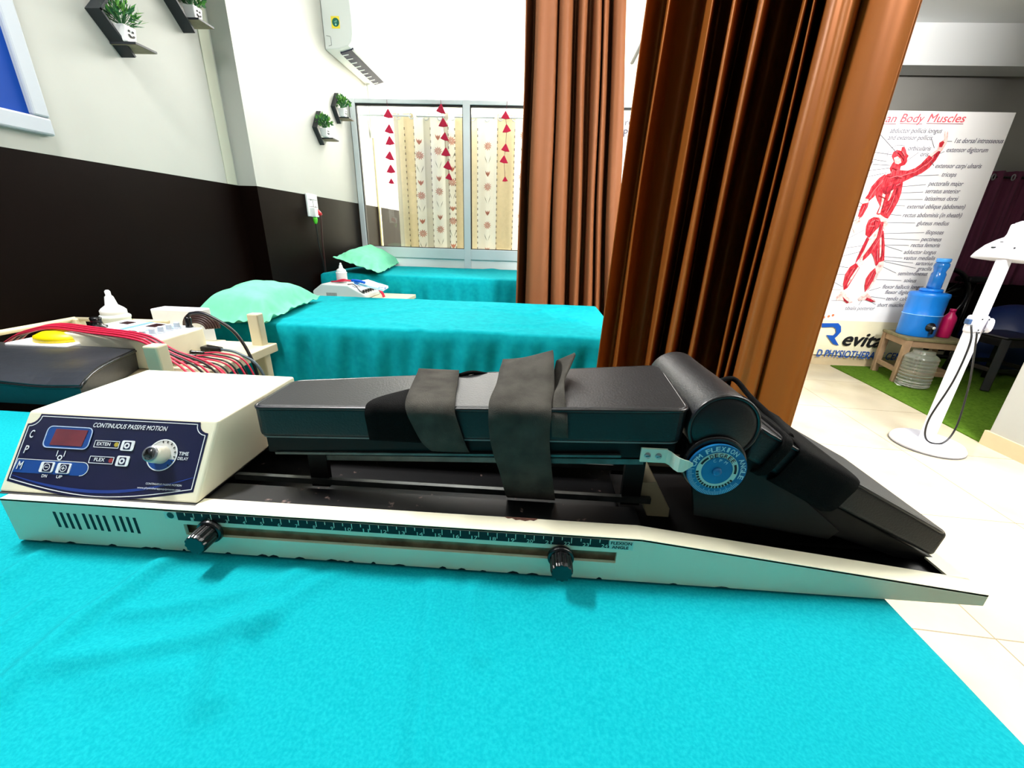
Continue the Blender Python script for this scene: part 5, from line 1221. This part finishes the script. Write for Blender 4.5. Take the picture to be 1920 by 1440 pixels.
MB().beam(tp_+td*.022, tp_+td*.024+Vector((0, 0, -.05)), .018, .018, up=td).build('tap_spout', plastic_black, jg, bevel=.003)
bb = thing('blue_bottle', (jc.x, jc.y, jz+.369), 'clear blue water bottle standing on the jug lid', 'bottle')
bz = jz+.369
MB().lathe([(.0001, 0), (.040, 0), (.044, .006), (.044, .11), (.036, .125), (.040, .145), (.046, .165), (.044, .185), (.030, .20)], (jc.x+.01, jc.y, bz), (0, 0, 1), 24).build('bottle_body', bottle_blue, bb, smooth=True)
MB().lathe([(.040, .196), (.043, .198), (.043, .220), (.040, .224), (.0001, .224)], (jc.x+.01, jc.y, bz), (0, 0, 1), 24).build('bottle_cap', mat('light_blue_cap', (60, 150, 235), .4), bb, smooth=True)
mg = ay(1757, 600, jc.y+.03)
mb_ = thing('magenta_bottle', (jc.x+.165, jc.y-.06, jz), 'magenta plastic bottle beside the blue jug on the stool', 'bottle')
MB().lathe([(.0001, 0), (.038, 0), (.042, .006), (.042, .14), (.038, .165), (.020, .19), (.018, .205)], (jc.x+.165, jc.y-.06, jz), (0, 0, 1), 24).build('bottle_body', magenta, mb_, smooth=True)
MB().lathe([(.020, .204), (.020, .225), (.0001, .226)], (jc.x+.165, jc.y-.06, jz), (0, 0, 1), 20).build('bottle_cap', magenta, mb_, smooth=True)
j0 = az(1708, 723, .008); prof = [(.0001, 0), (.088, 0), (.098, .006)]
for k in range(9): z = .014+k*.026; prof += [(.104, z), (.104, z+.012), (.097, z+.019)]
prof += [(.092, .25), (.072, .262), (.066, .27), (.066, .285)]
o = MB().lathe(prof, (j0.x, j0.y, .0085), (0, 0, 1), 36).build('clear_jar', clear_m, smooth=True); tag(o, 'clear ribbed plastic jar standing on the green turf', 'jar')
b = MB().prism([az(1676, 716, .0085), az(1688, 718, .0085), az(1694, 724, .0085), az(1682, 722, .0085)], (0, 0, .003)); tag(b.build('paper_scrap', paper), 'small white paper scrap on the turf in front of the jar', 'paper')

# black plastic stool
ps = thing('plastic_stool', (3.62, 3.15, .008), 'black plastic stool on the green turf behind the white lamp', 'stool')
ctr = az(1862, 728, .008); ctr = Vector((ctr.x+.03, ctr.y+.10, 0)); hs, ht, H_ = .185, .145, .43
cb_ = [ctr+Vector((sx*hs, sy*hs, 0)) for sx, sy in ((-1, -1), (1, -1), (1, 1), (-1, 1))]; ct_ = [ctr+Vector((sx*ht, sy*ht, 0)) for sx, sy in ((-1, -1), (1, -1), (1, 1), (-1, 1))]
for p, q in zip(cb_, ct_): MB().beam((p.x, p.y, .012), (q.x, q.y, H_-.02), .050, .036).build('leg', plastic_black, ps, bevel=.004)
b = MB().box((ctr.x-ht-.025, ctr.y-ht-.025, H_-.02), (ctr.x+ht+.025, ctr.y+ht+.025, H_)); b.build('seat', plastic_black, ps, bevel=.010, bseg=3)
b = MB()
for i in range(4):
    p, q = ct_[i], ct_[(i+1) % 4]; b.beam((p.x, p.y, H_-.05), (q.x, q.y, H_-.05), .014, .06); p, q = cb_[i]*.55+ct_[i]*.45, cb_[(i+1) % 4]*.55+ct_[(i+1) % 4]*.45; b.beam((p.x, p.y, .17), (q.x, q.y, .17), .014, .035)
b.build('side_rail', plastic_black, ps, bevel=.002)

# exercise ball and the dark exercise cycle in the shade, plum curtain
bc = Vector((4.15, 3.70, .008)); o = MB()
prof = [(.30*math.sin(math.pi*k/24)+.00005, .30-.30*math.cos(math.pi*k/24)) for k in range(25)]
tag(o.lathe(prof, bc, (0, 0, 1), 40).build('exercise_ball', ball_m, smooth=True), 'navy exercise ball in the shade at the right edge', 'ball')
ex_ = thing('exercise_cycle', (3.82, 4.12, .008), 'black exercise cycle in shade beside the banner edge', 'exercise cycle')
MB().tube([(3.80+.24*math.cos(a), 4.08, .62+.24*math.sin(a)) for a in [2*math.pi*k/36 for k in range(36)]], .02, 8, closed=True).build('flywheel', plastic_black, ex_, smooth=True)
b = MB(); b.tube([(3.80, 4.08, .62), (3.80, 4.08, .05)], .022, 8).tube([(3.55, 4.10, .03), (4.15, 4.10, .03)], .022, 8).tube([(3.80, 4.08, .62), (4.10, 4.12, .75)], .02, 8).tube([(4.10, 4.12, .75), (4.12, 4.12, .03)], .02, 8)
for k in range(8): a = k*math.pi/4; b.tube([(3.80, 4.08, .62), (3.80+.24*math.cos(a), 4.08, .62+.24*math.sin(a))], .004, 5)
b.build('cycle_frame', plastic_black, ex_, smooth=True)
MB().box((3.98, 4.04, .75), (4.24, 4.20, .80)).build('saddle', vinyl, ex_, bevel=.02, bseg=3)
px0 = 3.62
pts = [(px0+(5.1-px0)*i/150, 4.36+.028*math.sin(i*.42)+.016*math.sin(i*1.07+1)) for i in range(151)]
pc = MB().grid([[(x, y+.012*nz(x*4, z), z+.0*x) for x, y in pts] for z in [.72+.99*k/10 for k in range(11)]]).build('plum_curtain', purple, smooth=True, solid=.002)
tag(pc, 'plum purple curtain hanging behind the banner and lamp at right', 'curtain')
for i in range(8):
    x = px0+.13+i*.17; y = 4.33
    MB().tube([(x+.014*math.cos(a), y-.012, 1.655+.024*math.sin(a)) for a in [2*math.pi*k/18 for k in range(18)]], .005, 6, closed=True).build('eyelet', silver, pc, smooth=True)
MB().box((px0+.19, 4.315, 1.575), (px0+.23, 4.318, 1.62)).build('fabric_tag', paper, pc)
b = MB().tube([(3.5, 4.36, 1.66), (5.2, 4.36, 1.66)], .010, 8); tag(b.build('curtain_rod', plastic_black, smooth=True), 'dark rod carrying the plum curtain', 'rod')

# infrared lamp on its stand
lb = Vector((2.243, 2.15, 0)); lamp = thing('infrared_lamp', lb, 'white floor-standing therapy lamp with round base on the cream tiles', 'lamp')
MB().lathe([(.0001, .002), (.150, .002), (.160, .008), (.160, .018), (.150, .034), (.120, .042), (.0001, .046)], lb, (0, 0, 1), 44).build('base', lamp_white, lamp, smooth=True)
MB().lathe([(.158, .001), (.162, .004), (.160, .008)], lb, (0, 0, 1), 44).build('base_rim', mat('grey_rubber_rim', (90, 90, 94), .6), lamp)
rt = Matrix.Rotation(math.radians(20), 3, 'Z'); ux = rt @ Vector((1, 0, 0)); uy = rt @ Vector((0, 1, 0))
def sq(c, w1, w2, z0, z1, nm, m_, bev=.008):
    b = MB(); vs = []
    for z, wv in ((z0, w1), (z1, w2)):
        for a, d in ((-1, -1), (1, -1), (1, 1), (-1, 1)): vs.append((c.x+ux.x*a*wv/2+uy.x*d*wv*.35, c.y+ux.y*a*wv/2+uy.y*d*wv*.35, z))
    return b.hexa(vs).build(nm, m_, lamp, bevel=bev, bseg=3)
sq(lb+Vector((-.012, 0, 0)), .066, .066, .04, .66, 'lower_pole', lamp_white)
cj = lb+Vector((-.012, 0, 0)); jj = sq(cj, .078, .084, .645, .735, 'clamp_joint', lamp_white, .014)
MB().lathe([(.036, 0), (.036, .014), (.030, .020), (.0001, .020)], (cj.x+.030, cj.y-.02, .69), (.75, -.55, 0), 24).build('clamp_wheel', lamp_white, lamp, smooth=True)
b = MB()
for dx, z in ((-.02, .722), (.012, .722), (-.018, .668), (.010, .664), (-.01, .655)): b.lathe([(.0045, 0), (.0001, .001)], (cj.x+dx-.006, cj.y-.046, z), (0, -1, 0), 10)
b.build('bolt_hole', print_black, jj)
MB().box((cj.x-.058, cj.y-.02, .690), (cj.x-.042, cj.y+.004, .716)).build('cable_clip', mat('blue_clip', (40, 70, 110), .4), lamp, bevel=.003)
sq(lb+Vector((-.010, 0, 0)), .056, .054, .73, 1.16, 'upper_pole', lamp_white)
hc = lb+Vector((.075, .055, 1.00)); ha = Vector((.10, .0, 1)).normalized()
hd = MB().lathe([(.135, -.005), (.138, 0), (.130, .022), (.108, .058), (.078, .086), (.058, .10), (.050, .135), (.046, .165), (.030, .175), (.0001, .176)], hc, ha, 44).build('reflector_head', lamp_white, lamp, smooth=True)
MB().lathe([(.128, -.004), (.100, .05), (.06, .085), (.0001, .09)], hc, ha, 36).build('reflector_lining', silver, lamp, smooth=True)
b = MB()
for k in range(5):
    for dv in (0, .024):
        a = math.radians(180+k*36); r_ = .110-dv*1.3; b.beam(hc+Vector((r_*math.cos(a)-.004, r_*math.sin(a)-.004, .056+dv)), hc+Vector((r_*math.cos(a+.14)-.004, r_*math.sin(a+.14)-.004, .056+dv)), .007, .006)
b.build('vent_slot', print_black, hd)
pc_ = [cj+Vector((-.05, -.03, .69)), cj+Vector((-.045, -.055, .60)), cj+Vector((-.052, -.06, .40)), cj+Vector((-.085, -.055, .18)), cj+Vector((-.06, -.06, .065)), cj+Vector((.02, -.07, .052)), cj+Vector((.075, -.05, .14)), cj+Vector((.07, -.03, .35)), cj+Vector((.02, -.045, .50)), cj+Vector((-.03, -.05, .66))]
MB().tube(spline(pc_, 10), .0042, 8).build('power_cord', wire_blk, lamp, smooth=True)
